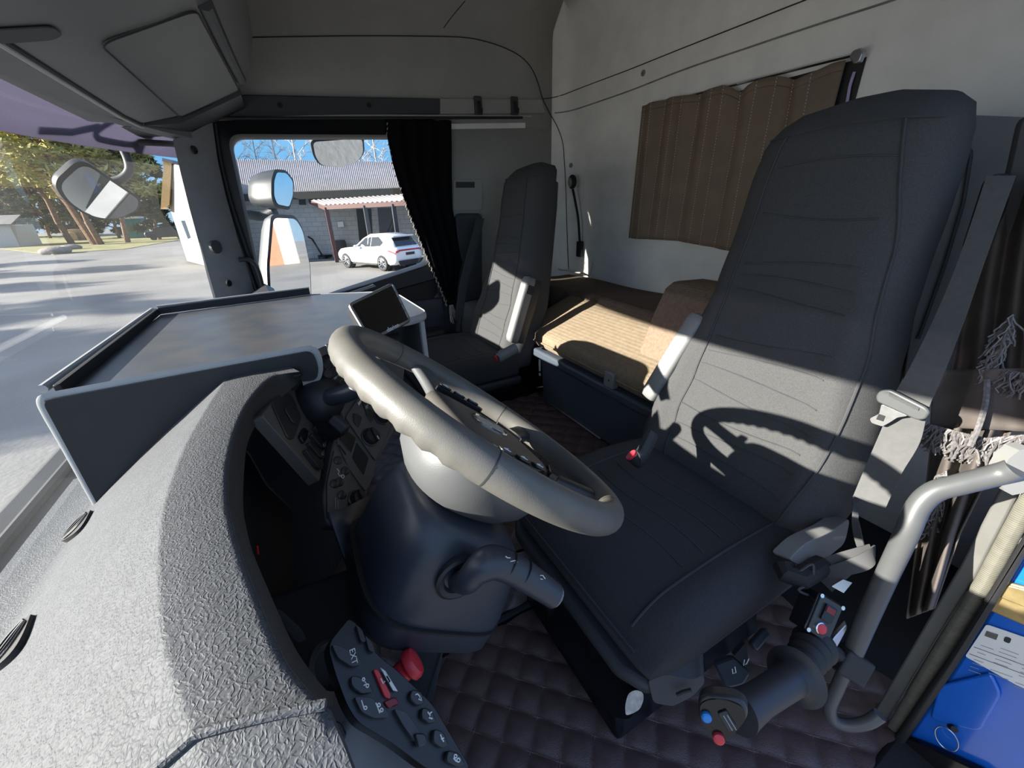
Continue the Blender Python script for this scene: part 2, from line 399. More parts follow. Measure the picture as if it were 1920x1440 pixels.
# seams and grooves in the lining
def seam(name, pts, r=.0022, m='seam'):
    struct(MB().tube(smooth_path(pts, 6), r, 6).build(name, m))
seam('trim_3', [lining(x, y) for x, y in ((452, 71), (640, 68), (760, 68), (860, 70), (905, 77), (945, 90), (975, 106), (995, 127), (1008, 155), (1017, 185), (1030, 212), (1046, 240), (1055, 268), (1058, 300), (1061, 360), (1063, 430), (1066, 505))])
seam('trim_4', [lining(x, y) for x, y in ((1016, 186), (1036, 183), (1055, 178), (1090, 165), (1180, 131), (1280, 91), (1400, 44), (1510, 1), (1600, -34))])
seam('trim_5', [lining(x, y) for x, y in ((1040, 212), (1062, 209), (1090, 202), (1180, 171), (1280, 132), (1400, 91), (1520, 51), (1657, 7), (1700, -8))], .003, 'groove_grey')  # lower wall groove drawn as a grey line
b = MB().tube(smooth_path([hx(x, y, 2.1) for x, y in ((832, 52), (850, 28), (872, 2))], 6), .002, 6); struct(b.build('trim_6', 'seam'))

# header strip over the passenger door
def strip(name, pix, x, m, d=.018, bev=.004):
    b = MB(); b.prism([hx(p, q, x) for p, q in pix], (d, 0, 0)); return struct(b.build(name, m, bevel=bev))
strip('trim_7', ((283, 231), (340, 218), (457, 177), (640, 181), (825, 184.5), (825, 214), (640, 216), (400, 223)), 2.18, 'charcoal')
strip('trim_8', ((825, 184.5), (1016, 186), (1024, 212), (825, 214)), 2.183, 'wall_panel', .012)
b = MB(); b.tube(smooth_path([hx(x, y, 2.176) for x, y in ((285, 233), (330, 228), (400, 224), (640, 217), (830, 217), (996, 218))], 5), .0042, 8); struct(b.build('trim_9', 'edge_band'))
b = MB()
for x, y in ((525, 197), (692, 197)): b.lathe(hx(x, y, 2.179), (-1, 0, 0), ((.0, 0), (.010, 0), (.010, .002), (.007, .002), (.006, -.004), (0, -.004)), 16)
struct(b.build('trim_10', 'soot'))
# small fasteners in the wall lining
sc_pts = [(hy(1206, 137, YB + .003), (0, 1, 0), 'round push fastener high in the rear wall lining'), (hy(1070, 310, YB + .012), (0, 1, 0), 'small fastener above the gooseneck lamp'), (hx(1000, 340, 2.196), (-1, 0, 0), 'screw rosette on the side wall beside the passenger headrest')]
for p, a, l in sc_pts:
    t = MB().lathe(p, a, ((0, -.004), (.012, -.004), (.012, .002), (.009, .004), (.004, .004), (.003, .001), (0, .001)), 16).build('wall_fastener', 'armrest', base=p)
    tag(t, l, 'fastener')
# recessed side panels behind the passenger curtain
b = MB(); b.prism(round2([hx(x, y, 2.192) for x, y in ((850, 335), (905, 335), (905, 395), (850, 395))], .02), (.01, 0, 0)); struct(b.build('trim_11', 'wall_panel', bevel=.004))
b = MB(); b.prism([hx(x, y, 2.190) for x, y in ((855, 341), (890, 341), (890, 352), (855, 352))], (.004, 0, 0)); struct(b.build('trim_12', 'charcoal'))
b = MB(); b.prism(round2([hx(x, y, 2.17) for x, y in ((855, 400), (905, 400), (905, 560), (858, 570))], .03), (.03, 0, 0)); struct(b.build('trim_13', 'charcoal', bevel=.01))
b = MB(); b.prism([hx(x, y, 2.196) for x, y in ((846, 232), (985, 230), (985, 240), (846, 242))], (.004, 0, 0)); struct(b.build('trim_14', 'wall'))

# passenger door with its window opening
def door():
    inner = round2([hx(x, y, XP) for x, y in ((431, 257), (800, 258), (803, 493), (640, 546), (505, 596))], [.05, .05, .05, .05, .02], 6)
    n = len(inner)
    outer_c = [(.37, .36), (-.76, .42), (-.76, -1.05), (.37, -1.05)]
    cy = sum(p.y for p in inner) / n; cz = sum(p.z for p in inner) / n
    def outpt(p):
        dy, dz = p.y - cy, p.z - cz; best = 1e9
        for (a, c), (d, e) in zip(outer_c, outer_c[1:] + outer_c[:1]):
            den = dy * (e - c) - dz * (d - a)
            if abs(den) < 1e-9: continue
            t = ((a - cy) * (e - c) - (c - cz) * (d - a)) / den
            if t > 0 and t < best:
                s = ((cy + dy * t - a) * (d - a) + (cz + dz * t - c) * (e - c)) / ((d - a) ** 2 + (e - c) ** 2)
                if -1e-6 <= s <= 1 + 1e-6: best = t
        return V((XP, cy + dy * best, cz + dz * best))
    outer = [outpt(p) for p in inner]
    ring = lambda pts, dx, k=1: [V((p.x + dx, cy + (p.y - cy) * k, cz + (p.z - cz) * k)) for p in pts]
    b = MB(); b.loft([ring(outer, 0), [p.lerp(q, .12) for p, q in zip(ring(inner, -.02, 1.0), outer)], ring(inner, -.02, 1.02), ring(inner, 0), ring(inner, .07), ring(outer, .07)], loop=True)
    d = struct(b.build('door_1', 'gloss_door', ang=50))
    g = MB(); g.v = ring(inner, .05); g.f = [list(range(n))]
    gl = struct(g.build('window_2', 'window_glass', d))
    # ledge, pull handle bulge and lower trim of the door
    b = MB(); b.prism([hx(x, y, 2.18) for x, y in ((640, 548), (800, 497), (826, 505), (826, 522), (690, 560), (640, 575))], (.04, 0, 0)); b.build('window_ledge', 'dark', d, bevel=.008)
    b = MB(); b.prism([hx(x, y, 2.172) for x, y in ((655, 548), (700, 533), (706, 537), (662, 552))], (.02, 0, 0)); b.build('ledge_slot', 'edge_band', d, bevel=.002)
    b = MB(); b.box(WORLD, 2.10, 2.2, -.70, .2, -.72, -.62); b.build('armrest', 'dark', d, bevel=.03, seg=3)
    b = MB(); b.box(WORLD, 2.185, 2.2, -.72, .3, -1.0, -.46); b.build('trim_panel', 'dark_blue', d, bevel=.01)
mat('gloss_door', (.007, .0075, .009), .5, bump=('noise', 900, .2, .0003))
door()
b = MB(); b.tube(smooth_path([hx(x, y, 2.17) for x, y in ((396, 236), (404, 300), (424, 380), (447, 450), (472, 520), (492, 575))], 5), .006, 8)
b.tube(smooth_path([hx(x, y, 2.175) for x, y in ((404, 232), (414, 300), (434, 380), (457, 450), (484, 530), (500, 575))], 5), .005, 8); struct(b.build('trim_15', 'rubber'))
b = MB(); b.tube(smooth_path([hx(x, y, 2.15) for x, y in ((448, 487), (466, 487), (480, 500), (490, 530), (497, 570))], 6), .010, 10); struct(b.build('trim_16', 'dark'))

b = MB(); b.box(WORLD, 2.19, 2.27, -.82, -.695, -1.05, -.335); struct(b.build('trim_32', 'charcoal'))
# passenger A pillar trim
def pillar():
    L = [(324, 262), (340, 330), (355, 390), (374, 460), (389, 520), (409, 590)]
    R = [(398, 226), (408, 300), (424, 370), (444, 440), (466, 510), (490, 590)]
    rings = []
    for k in range(11):
        t = k / 10 * 5; i = min(int(t), 4); u = t - i
        l = hx(lerp(L[i][0], L[i + 1][0], u), lerp(L[i][1], L[i + 1][1], u), 2.13); r = hx(lerp(R[i][0], R[i + 1][0], u), lerp(R[i][1], R[i + 1][1], u), 2.165)
        ring = []
        for j in range(9):
            s = j / 8; p = l.lerp(r, s); bul = sin(pi * s) ** .7 * .016
            ring.append(p + V((-.55, -.83, 0)) * bul)
        ring += [r + V((.05, .02, 0)), l + V((.06, .0, 0))]
        rings.append(ring)
    b = MB(); b.loft(rings); p = struct(b.build('trim_17', 'grey_trim', ang=60))
    for x, y, rr in ((365, 281, .010), (430, 531, .010)):
        b = MB(); o = hx(x, y, 2.118); b.lathe(o, (-.55, -.83, 0), ((0, -.004), (rr * 1.5, -.004), (rr * 1.4, .001), (rr, .001), (rr * .8, -.003), (0, -.003)), 16); b.build('screw_hole', 'soot', p)
    o = hx(405, 463, 2.118); b = MB(); b.lathe(o, (-.6, -.8, 0), ((0, -.008), (.026, -.008), (.026, .003), (.022, .006), (0, .006)), 24); b.build('round_cap', 'charcoal', p)
pillar()

# windscreen
def yw(x): return .45 - .16 * min(1.3, (abs(x - 1.1) / 1.05)) ** 4
b = MB(); P = []
for j in range(9):
    t = j / 8; P.append([V((x, yw(x) + .03 * (1 - t), lerp(-.51, .295, t))) for x in [-.02 + 2.2 * i / 40 for i in range(41)]])
b.grid(P); struct(b.build('window_1', 'windscreen_glass'))
b = MB(); b.tube([V((x, yw(x) + .022, -.505)) for x in [-.02 + 2.2 * i / 40 for i in range(41)]], .012, 8); struct(b.build('trim_18', 'rubber'))

# sky-tinted outer sun visor with its bracket bar
t = thing('sun_visor', (1.1, .6, .3), 'purple tinted acrylic sun visor outside above the windscreen', 'sun visor')
def yv(x): return .66 - .30 * (min(1.25, abs(x - 1.1) / 1.15)) ** 3
P = []
for j in range(5):
    s = j / 4; P.append([V((x, yv(x) - .14 * s, lerp(.225, .42, s) - .0 * x)) for x in [-.1 + 2.4 * i / 36 for i in range(37)]])
MB().grid(P).build('visor_panel', 'visor_tint', t, solid=.004)
br = [hy(x, y, d) for x, y, d in ((75, 175, .60), (88, 215, .59), (112, 235, .57), (160, 252, .52), (220, 263, .46), (290, 268, .36), (330, 270, .31))]
MB().tube(smooth_path(br, 6), .011, 10).build('bracket_bar', 'rubber', t)
MB().tube([hy(40, 235, .60), hy(70, 228, .595), hy(84, 205, .59)], .012, 8).build('bracket', 'rubber', t)

# ------------------------------------------------------------------ overhead console
t = thing('overhead_console', (1.1, .2, .3), 'grey overhead storage console running above the windscreen', 'overhead console')
prof = [(.47, .286), (.43, .286), (.345, .287), (.232, .315), (.13, .362), (.035, .412), (-.02, .47), (-.05, .56), (-.06, .72), (-.04, 1.01), (.5, 1.01)]
b = MB(); rings = []
for x, k in ((-.02, 1), (.4, 1), (1.0, 1), (1.5, 1), (1.93, 1), (1.965, .97), (1.985, .90), (1.99, .8)):
    rings.append([V((x, lerp(.47, y, k), lerp(.5, z, .5 + k * .5) if k < 1 else z)) for y, z in prof])
b.loft(rings); b.build('body', 'console', t, ang=28)
PA, PB, PC_, PD_ = hy(183, 78, .228), pd(365, 15, 1), None, None
pl = Plane((1.2, .232, .3135), (1.9, .232, .3135), (1.5, .037, .4095))
lid = [pl(x, y, .0005) for x, y in ((183, 79), (365, 15), (447, 168), (337, 217))]
b = MB(); b.prism(round2(lid, [.03, .03, .02, .02]), pl.n * .003); b.build('lid', 'console', t, bevel=.003)
b = MB(); b.tube(round2([pl(x, y, .005) for x, y in ((182, 78), (366, 13), (449, 169), (337, 219))], [.03, .03, .02, .02]), .0016, 6, loop=True); b.build('lid_gap', 'seam', t)
b = MB(); b.tube([pl(x, y, -.004) for x, y in ((384, 6), (406, 55), (428, 102), (452, 150))], .017, 10); b.build('end_rib', 'charcoal', t)
pl2 = Plane((1.2, .345, .287), (1.9, .345, .287), (1.5, .232, .315))
b = MB(); b.prism(round2([pl2(x, y, .002) for x, y in ((-60, 52), (95, 44), (116, 60), (95, 70), (-60, 80))], .012), pl2.n * .003); b.build('grip_recess', 'charcoal', t, bevel=.004)
tr = [hz(x, y, .283) for x, y in ((-40, 40), (0, 70), (140, 153), (240, 212), (285, 233))]
b = MB(); b.tube([V((-.02, .36, .283))] + [V((x, .36, .283)) for x in (.5, 1, 1.5, 1.8)] + [V((1.95, .350, .284)), V((2.06, .342, .292)), V((2.17, .328, .318))], .0065, 8); b.build('light_trim', 'edge_band', t)
b = MB(); b.tube([V((-.02, .352, .2865))] + [V((x, .352, .2865)) for x in (.5, 1, 1.5, 1.8)] + [V((1.95, .342, .2875))], .006, 8); b.build('dark_trim', 'seam', t)

# coat hooks on the header
for x, l in ((897, 'dark coat hook on the header, nearer the black curtain'), (965, 'dark coat hook on the header, nearer the rear wall')):
    o = hx(x, 200, 2.178); t = thing('coat_hook', o, l, 'coat hook', 'coat hooks on the side header')
    b = MB(); b.box(Fr(o, (0, 1, 0), (0, 0, 1)), -.022, .022, -.045, .045, -.005, .010); b.build('hook_plate', 'charcoal', t, bevel=.008, seg=3)
    b = MB(); b.tube(smooth_path([o + V((-.008, 0, .02)), o + V((-.02, 0, -.01)), o + V((-.032, 0, -.03)), o + V((-.036, 0, -.012))], 5), .007, 8); b.build('hook', 'soot', t)

# ------------------------------------------------------------------ floor mats (quilted leatherette)
def quilt(name, patches, label, parent=None):
    b = MB(); st = MB(); s = .062
    for (o, u, v, nu, nv) in patches:
        o, u, v = V(o), V(u), V(v); n = u.cross(v).normalized()
        if n.z < 0 and abs(n.z) > .3: n = -n
        if abs(n.z) < .3 and n.x > 0: n = -n
        lu, lv = u.length, v.length; P = []
        for i in range(nu + 1):
            row = []
            for j in range(nv + 1):
                a, c = lu * i / nu, lv * j / nv
                p, q = (a + c) / s * .7071, (a - c) / s * .7071
                h = .009 * (abs(sin(pi * p)) * abs(sin(pi * q))) ** .45
                row.append(o + u * (i / nu) + v * (j / nv) + n * h)
            P.append(row)
        b.grid(P)
        # stitching along the valleys
        for sg in (1, -1):
            for k in range(-40, 40):
                c0 = k * s / .7071; pts = []
                for m in range(0, 61):
                    a = lu * m / 60; c = (c0 - a) if sg == 1 else (a - c0)
                    if 0 <= c <= lv: pts.append(o + u * (a / lu) + v * (c / lv) + n * .0012)
                if len(pts) > 2: st.tube(pts, .0013, 4)
    o = b.build(name, 'quilt', parent, ang=180)
    st.build('stitching', 'quilt_thread', o)
    if parent is None: tag(o, label, 'floor mat')
    return o
quilt('floor_mat', [((.02, -1.0, ZF), (.615, 0, 0), (0, 1.3, 0), 110, 220)], 'dark quilted leatherette mat on the floor beneath the driver seat')
quilt('tunnel_mat', [((.66, -1.0, ZF + .004), (.045, 0, ZT - ZF), (0, 1.3, 0), 30, 220), ((.705, -1.2, ZT + .002), (.83, 0, 0), (0, 1.45, 0), 150, 250)], 'brown quilted mat covering the raised middle of the cab floor')
b = MB(); b.tube([V((.652, -1.0, ZF + .006)), V((.652, .3, ZF + .006))], .010, 8); tag(b.build('mat_binding', 'soot'), 'black piping strip along the edge of the driver floor mat', 'strip')

# ================================================================== DASHBOARD
dash = thing('dashboard', (.6, .2, -.6), 'grey leather-grained truck dashboard with hooded driver cockpit', 'dashboard')
def dashboard():
    rim_px = [(562, 697), (513, 707), (473, 747), (447, 797), (430, 863), (428, 930), (434, 970), (447, 1020), (480, 1110), (530, 1227), (567, 1280), (612, 1325)]
    inn_px = [(568, 708), (540, 735), (498, 770), (467, 823), (458, 880), (456, 947), (461, 985), (474, 1035), (505, 1110), (548, 1205), (585, 1262), (628, 1312)]
    cre_px = [(480, 660), (440, 690), (400, 745), (350, 830), (322, 900), (308, 945), (300, 1000), (297, 1070), (300, 1150), (312, 1230), (340, 1320), (367, 1380)]
    n = len(rim_px)
    rim = smooth_path([hz(x, y, -.268) for x, y in rim_px], 5)
    inn = smooth_path([hz(x, y, -.298) for x, y in inn_px], 5)
    cre = smooth_path([hz(x, y, -.269) for x, y in cre_px], 5)
    m = len(rim); base = []
    for i in range(m):
        t = i / (m - 1); base.append(V((lerp(1.02, .20, t), .425, -.478)))
    rows = []
    def bez(a, c, d, t): return a * (1 - t) ** 2 + c * 2 * t * (1 - t) + d * t * t
    rows.append([r.lerp(i_, .25) + V((0, 0, -.004)) for r, i_ in zip(rim, inn)])
    rows.append([r + V((0, .0, .0)) for r in rim])
    for t in (.12, .4, .7, .95): rows.append([r.lerp(c, t) + V((0, 0, .002 * sin(pi * t))) for r, c in zip(rim, cre)])
    for t in (.0, .015, .06, .14, .25, .4, .6, .8, 1.0): rows.append([bez(c, c.lerp(b_, .35) + V((0, 0, .010)), b_, t) for c, b_ in zip(cre, base)])
    rows.append([b_ + V((0, .07, -.01)) for b_ in base])
    # continue beyond the seam near the door: drops away towards the driver door
    for row in rows:
        e = row[-1]; d = (V((row[-1].x, row[-1].y, 0)) - V((row[-6].x, row[-6].y, 0)))
        row.append(e + V((-.022, -.006, -.004))); row.append(e + V((-.050, -.012, -.018))); row.append(e + V((-.075, -.015, -.05))); row.append(e + V((-.085, -.015, -.12)))
    b = MB(); b.grid(rows); b.build('dash_pad', 'pad', dash, ang=80)
    # raised seam across the pad near the door
    sm = [row[-5] + V((0, 0, .002)) for row in rows[1:14]]
    MB().tube(smooth_path(sm, 5), .0032, 8).build('pad_seam', 'pad', dash)
    # dark lip, turning into the cockpit recess
    lip2 = [p + V((0, .02, -.006)) for p in inn]
    b = MB(); b.grid([[r + V((0, .001, .0005)) for r in rim], [r.lerp(i_, .1) + V((0, -.003, -.002)) for r, i_ in zip(rim, inn)], [r.lerp(i_, .8) for r, i_ in zip(rim, inn)], inn, lip2, [p + V((0, .12, -.02)) for p in inn]]); b.build('hood_lip', 'pad_lip', dash, ang=70)
    # defroster grilles
    pl = Plane(cre[30], base[30], base[45])
    for (x0, y0, x1, y1, wd) in ((127, 1018, 180, 960, 9), (-10, 1268, 74, 1155, 15)):
        a, c = V((x0, y0)), V((x1, y1)); d = (c - a); nn = V((-d.y, d.x)).normalized()
        lens = []
        for k in range(13): t = k / 12; q = a + d * t + nn * wd * sin(pi * t); lens.append(pl(q.x, q.y, .008))
        for k in range(1, 12): t = 1 - k / 12; q = a + d * t - nn * wd * sin(pi * t); lens.append(pl(q.x, q.y, .008))
        g = MB(); g.prism(lens, pl.n * -.012); g_o = g.build('defroster_grille', 'soot', dash)
        g = MB()
        for o_ in (-.5, -.15, .2, .5):
            g.tube([pl(*((a + d * t + nn * wd * sin(pi * t) * o_).to_tuple()), .0095) for t in [k / 10 for k in range(1, 10)]], .0013, 5)
        g.build('grille_slats', 'pad_lip', g_o)
    # cockpit recess: back, floor and lower fascia
    b = MB()
    b.grid([[V((x, y, z)) for x in (.10, .25, .46, .66, .84)] for y, z in ((.205, -.335), (.185, -.36), (.16, -.44), (.15, -.52), (.12, -.60), (.16, -.75), (.30, -1.03))]); b.build('cockpit_recess', 'soot', dash, ang=60)
    ip = Plane((.30, .205, -.31), (.60, .205, -.31), (.46, .155, -.45))
    c = MB(); f_ = Fr((.45, .178, -.39), (1, 0, 0), (0, .25, .97))
    c.prism(round2([f_(a, b_) for a, b_ in ((-.19, -.07), (.17, -.07), (.15, .055), (-.15, .055))], .04), f_.w * .004); ic = c.build('instrument_cluster', 'gloss', dash)
    for dx in (-.09, .08):
        MB().lathe(f_(dx, -.005, .004), f_.w, ((.050, 0), (.055, .002), (.052, .005), (.049, .003)), 32).build('gauge_ring', 'dark', ic)
    q = hy(484, 1040, .135); MB().tube([q, q + V((.012, .0, .006))], .0012, 5).build('gauge_needle', 'red_led', ic)
    # centre body under the table and passenger side
    b = MB()
    secs = []
    for x, yf in ((.845, .0), (.87, -.01), (.98, -.07), (1.10, -.13), (1.30, -.17), (1.40, -.12), (1.5, .02), (1.7, .06), (2.14, .10)):
        secs.append([V((x, .44, -.53)), V((x, .37, -.46)), V((x, .26, -.36)), V((x, yf + .03, -.285)), V((x, yf, -.31)), V((x, yf + .02, -.60)), V((x, yf + .10, -.87)), V((x, .46, -.87))])
    b.loft(secs); b.build('centre_body', 'dark', dash, ang=40)
dashboard()

# --- angled centre console, facing the driver (its face plane)
CP = Plane((.95, -.06, -.27), (.74, -.061, -.475), (.66, .038, -.464))
def cquad(name, px, m, h0, h1, parent, r=0, bev=.0015):
    b = MB(); pts = [CP(x, y, h0) for x, y in px]
    if r: pts = round2(pts, r)
    b.prism(pts, CP.n * (h1 - h0)); return b.build(name, m, parent, bevel=bev)
def cc(x, y): return (x / 4.8 + 440, y / 4.8 + 660)
base_px = [(598, 690), (640, 640), (672, 632), (760, 690), (745, 800), (706, 870), (694, 915), (672, 965), (655, 990), (612, 985), (606, 930), (624, 835), (645, 780), (615, 730)]
con = cquad('console_face', base_px, 'panel', -.03, 0, dash, .01, .004)
hp = cquad('heater_panel', [cc(985, 595), cc(1130, 380), cc(1430, 610), cc(1262, 990)], 'panel', 0, .005, dash, .006)
sp = cquad('storage_panel', [cc(905, 800), cc(975, 700), cc(1262, 1005), cc(1222, 1175), cc(1170, 1265), cc(1020, 1050)], 'panel', 0, .004, dash, .006)
cquad('storage_slot', [cc(1085, 820), cc(1195, 960), cc(1150, 1120), cc(1045, 960)], 'soot', .004, .005, sp, .004)
cquad('display_slot', [cc(965, 690), cc(1080, 780), cc(1035, 920), cc(930, 800)], 'gloss', .004, .0055, sp, .004)
kp = cquad('keypad_panel', [cc(890, 870), cc(1035, 1075), cc(1005, 1400), cc(930, 1560), cc(820, 1500), cc(820, 1190)], 'panel', 0, .005, dash, .008)
cquad('card_slot', [cc(930, 840), cc(995, 925), cc(985, 935), cc(920, 850)], 'soot', .004, .0055, sp)
for x, y in ((915, 985), (980, 1080), (885, 1195), (928, 1180), (950, 1295)):
    o = CP(*cc(x, y), .005); MB().lathe(o, CP.n, ((.0085, 0), (.0085, .002), (.006, .0035), (0, .0038)), 14).build('round_button', 'button', kp)
# keypad pictogram: a truck outline made of strokes
def stroke(fr_fn, pts, r, name, m, parent, loop=False):
    return MB().tube([fr_fn(x, y) for x, y in pts], r, 5, loop=loop).build(name, m, parent)
kf = lambda x, y: CP(*cc(x, y), .006)
stroke(kf, [(905, 1060), (925, 1085), (915, 1105), (935, 1130), (945, 1120)], .0009, 'pictogram', 'white_ink', kp)
stroke(kf, [(958 + 12 * cos(t), 1130 + 16 * sin(t)) for t in [k * pi / 4 for k in range(8)]], .0009, 'pictogram', 'white_ink', kp, True)
for k in range(2):
    stroke(kf, [(890 + 22 * k, 1320 + 25 * k), (893 + 22 * k, 1440)], .0008, 'lettering', 'grey_ink', kp)
# rotary heater knobs and the lower rotary
for (x, y, r, par) in ((1310, 590, .021, hp), (1205, 775, .021, hp), (1085, 1330, .018, dash)):
    o = CP(*cc(x, y), .005)
    k = MB().lathe(o, CP.n, ((r, 0), (r, .002), (r * .85, .003), (r * .8, .012), (r * .7, .015), (0, .015)), 24).build('rotary_knob', 'button', par)
    u = (CP(*cc(x + 30, y + 60), .005) - o).normalized(); f_ = Fr(o, u, CP.n.cross(u))
    MB().box(f_, -r * .72, r * .72, -.003, .003, .012, .022).build('knob_grip', 'dark', k, bevel=.0015)
    MB().box(f_, r * .3, r * .7, -.001, .001, .0222, .0226).build('knob_mark', 'white_ink', k)
# heater rocker switches
for q in ([(1050, 560), (1090, 570), (1130, 600), (1100, 690), (1055, 640)], [(1130, 470), (1155, 440), (1200, 490), (1170, 560)], [(1160, 560), (1200, 520), (1240, 580), (1215, 650)], [(1190, 400), (1215, 420), (1225, 470), (1190, 450)]):
    s_ = cquad('rocker_switch', [cc(x, y) for x, y in q], 'button', .005, .008, hp, .003)
cquad('switch_label', [cc(1155, 500), cc(1185, 480), cc(1180, 520), cc(1160, 530)], 'grey_ink', .0082, .0086, hp)
cquad('switch_label', [cc(1095, 470), cc(1120, 440), cc(1128, 460), cc(1105, 495)], 'white_ink', .005, .0058, hp)
# radio slot columns (upper console, beside the table)
for k, (x0, y0, x1, y1) in enumerate(((597, 672, 660, 622), (602, 684, 668, 628), (612, 697, 676, 640), (618, 712, 690, 650))):
    cquad('radio_unit', [(x0, y0), (x1, y1), (x1 + 6, y1 + 8), (x0 + 8, y0 + 11)], 'button' if k % 2 else 'dark', 0, .004, dash, .003)
o = CP(609, 706, .003); MB().lathe(o, CP.n, ((.010, 0), (.010, .010), (.008, .012), (0, .012)), 18).build('radio_knob', 'charcoal', dash)
cquad('radio_display', [(618, 683), (632, 668), (636, 676), (622, 692)], 'charcoal', .004, .0055, dash, .002)
for k in range(5):
    x, y = 617 + 6.5 * k, 716 - 5.6 * k
    cquad('radio_button', [(x, y), (x + 5, y - 4), (x + 7, y - 1), (x + 2, y + 4)], 'grey_ink', .004, .006, dash)
for k in range(3):
    x, y = 634 + 9 * k, 722 - 8 * k
    cquad('rocker_switch', [(x, y), (x + 7, y - 7), (x + 12, y - 2), (x + 5, y + 6)], 'button', .002, .007, dash, .003)

# --- switch panel at the right end of the driver cockpit
SP = Plane((.66, .092, -.284), (.66, .041, -.43), (.8, .065, -.30))
def squad(name, px, m, h0, h1, parent, r=0, bev=.0012):
    pts = [SP(x, y, h0) for x, y in px]
    if r: pts = round2(pts, r)
    return MB().prism(pts, SP.n * (h1 - h0)).build(name, m, parent, bevel=bev)
spn = squad('switch_panel', [cc(245, 570), cc(440, 325), cc(545, 340), cc(640, 560), cc(830, 800), cc(765, 1165)], 'panel', -.02, 0, dash, .006)
squad('cup_lid', [cc(320, 470), cc(430, 335), cc(520, 420), cc(590, 600), cc(520, 790), cc(470, 790)], 'button', 0, .003, spn, .012)
squad('lid_grip', [cc(420, 520), cc(480, 490), cc(540, 520), cc(575, 600), cc(510, 665), cc(470, 600)], 'dark', .003, .006, spn, .008)
for q in ([(560, 770), (600, 690), (640, 720), (630, 790), (600, 835)],): squad('rotary_dimmer', [cc(x, y) for x, y in q], 'gloss', 0, .006, spn, .004)
for q in ([(685, 690), (710, 660), (820, 770), (815, 810), (780, 800)], [(655, 760), (675, 735), (800, 850), (795, 885), (760, 880)], [(630, 835), (655, 815), (780, 930), (775, 975), (735, 965)], [(600, 900), (630, 880), (770, 1020), (755, 1075), (720, 1060)]):
    squad('rocker_switch', [cc(x, y) for x, y in q], 'button', 0, .008, spn, .005)
for (x, y) in ((795, 785), (770, 855), (755, 935)):
    stroke(lambda a, c_: SP(*cc(a, c_), .0086), [(x + 10 * cos(t), y + 14 * sin(t)) for t in [k * pi / 4 for k in range(8)]], .0007, 'pictogram', 'grey_ink', spn, True)

# --- lower left switch panel by the door
c00, c10, c01, c11 = hz(512, 1120, -.385), hz(668, 1150, -.43), hz(690, 1460, -.50), hz(880, 1460, -.545)
def LP(u, v, h=0):
    p = c00.lerp(c10, u).lerp(c01.lerp(c11, u), v); nn = (c10 - c00).cross(c01 - c00).normalized()
    if nn.dot(p) > 0: nn = -nn
    return p + nn * h
def lquad(name, uv, m, h0, h1, parent, r=0, bev=.0012):
    pts = [LP(u, v, h0) for u, v in uv]
    if r: pts = round2(pts, r)
    n_ = LP(.5, .5, 1) - LP(.5, .5, 0)
    return MB().prism(pts, n_ * (h1 - h0)).build(name, m, parent, bevel=bev)
def uvof(px, py):
    # invert the bilinear patch for a pixel by marching
    best = None
    u = v = .5
    for it in range(40):
        p = LP(u, v); c = ray(px, py); t = c * (p.dot(c) / c.dot(c)); e = t - p
        du = (LP(u + .01, v) - p) / .01; dv = (LP(u, v + .01) - p) / .01
        du -= c * (du.dot(c) / c.dot(c)); dv -= c * (dv.dot(c) / c.dot(c))
        a, b_, d = du.dot(du), du.dot(dv), dv.dot(dv); det = a * d - b_ * b_
        eu, ev = e.dot(du), e.dot(dv); u += (d * eu - b_ * ev) / det; v += (a * ev - b_ * eu) / det
    return u, v
def l3(x, y): return uvof(x / 3 + 440, y / 3 + 960)
lsp = lquad('lower_switch_panel', [l3(x, y) for x, y in ((640, 600), (675, 615), (800, 800), (905, 880), (1115, 1080), (1335, 1450), (1090, 1450), (880, 1295), (690, 1185), (630, 1090), (560, 900), (520, 745))], 'switch_gloss', -.03, 0, dash, .01)
inv = {}
def lpoly(name, pts, m, h0, h1, parent, r=0): return lquad(name, [l3(x, y) for x, y in pts], m, h0, h1, parent, r)
switches = [[(535, 750), (600, 770), (690, 830), (705, 865), (650, 880), (570, 830)], [(640, 930), (690, 930), (760, 990), (768, 1020), (700, 1030), (645, 990)], [(660, 1045), (760, 1050), (850, 1130), (855, 1160), (770, 1165), (700, 1130)],
            [(985, 1000), (1040, 1020), (1055, 1085), (1010, 1095), (965, 1050)], [(1040, 1100), (1095, 1120), (1122, 1185), (1080, 1195), (1030, 1160)], [(1105, 1220), (1160, 1240), (1190, 1320), (1150, 1330), (1095, 1290)], [(1180, 1340), (1250, 1360), (1280, 1420), (1240, 1435), (1170, 1400)],
            [(880, 1110), (950, 1130), (1040, 1260), (1000, 1300), (930, 1200)], [(670, 640), (705, 670), (730, 740), (700, 740)], [(720, 700), (760, 740), (780, 800), (745, 790)]]
sws = [lpoly('rocker_switch', q, 'button', 0, .009, lsp, .004) for q in switches]
def ltext(body, x, y, dx, dy, size, par):
    u, v = l3(x, y); o = LP(u, v, .0095); u2, v2 = l3(x + dx, y + dy); e = LP(u2, v2, .0095) - o
    nn = (LP(.5, .5, 1) - LP(.5, .5)).normalized()
    text(body, Fr(o, e, nn.cross(e)), size, 'lettering', 'white_ink', par)
ltext('EXT', 655, 822, 8, 40, .0085, sws[0])
def lpic(pts, par, loop=False, r=.0007): MB().tube([LP(*l3(x, y), .0096) for x, y in pts], r, 5, loop=loop).build('pictogram', 'white_ink', par)
circ = lambda x, y, r: [(x + r * cos(k * pi / 4), y + r * 1.2 * sin(k * pi / 4)) for k in range(8)]
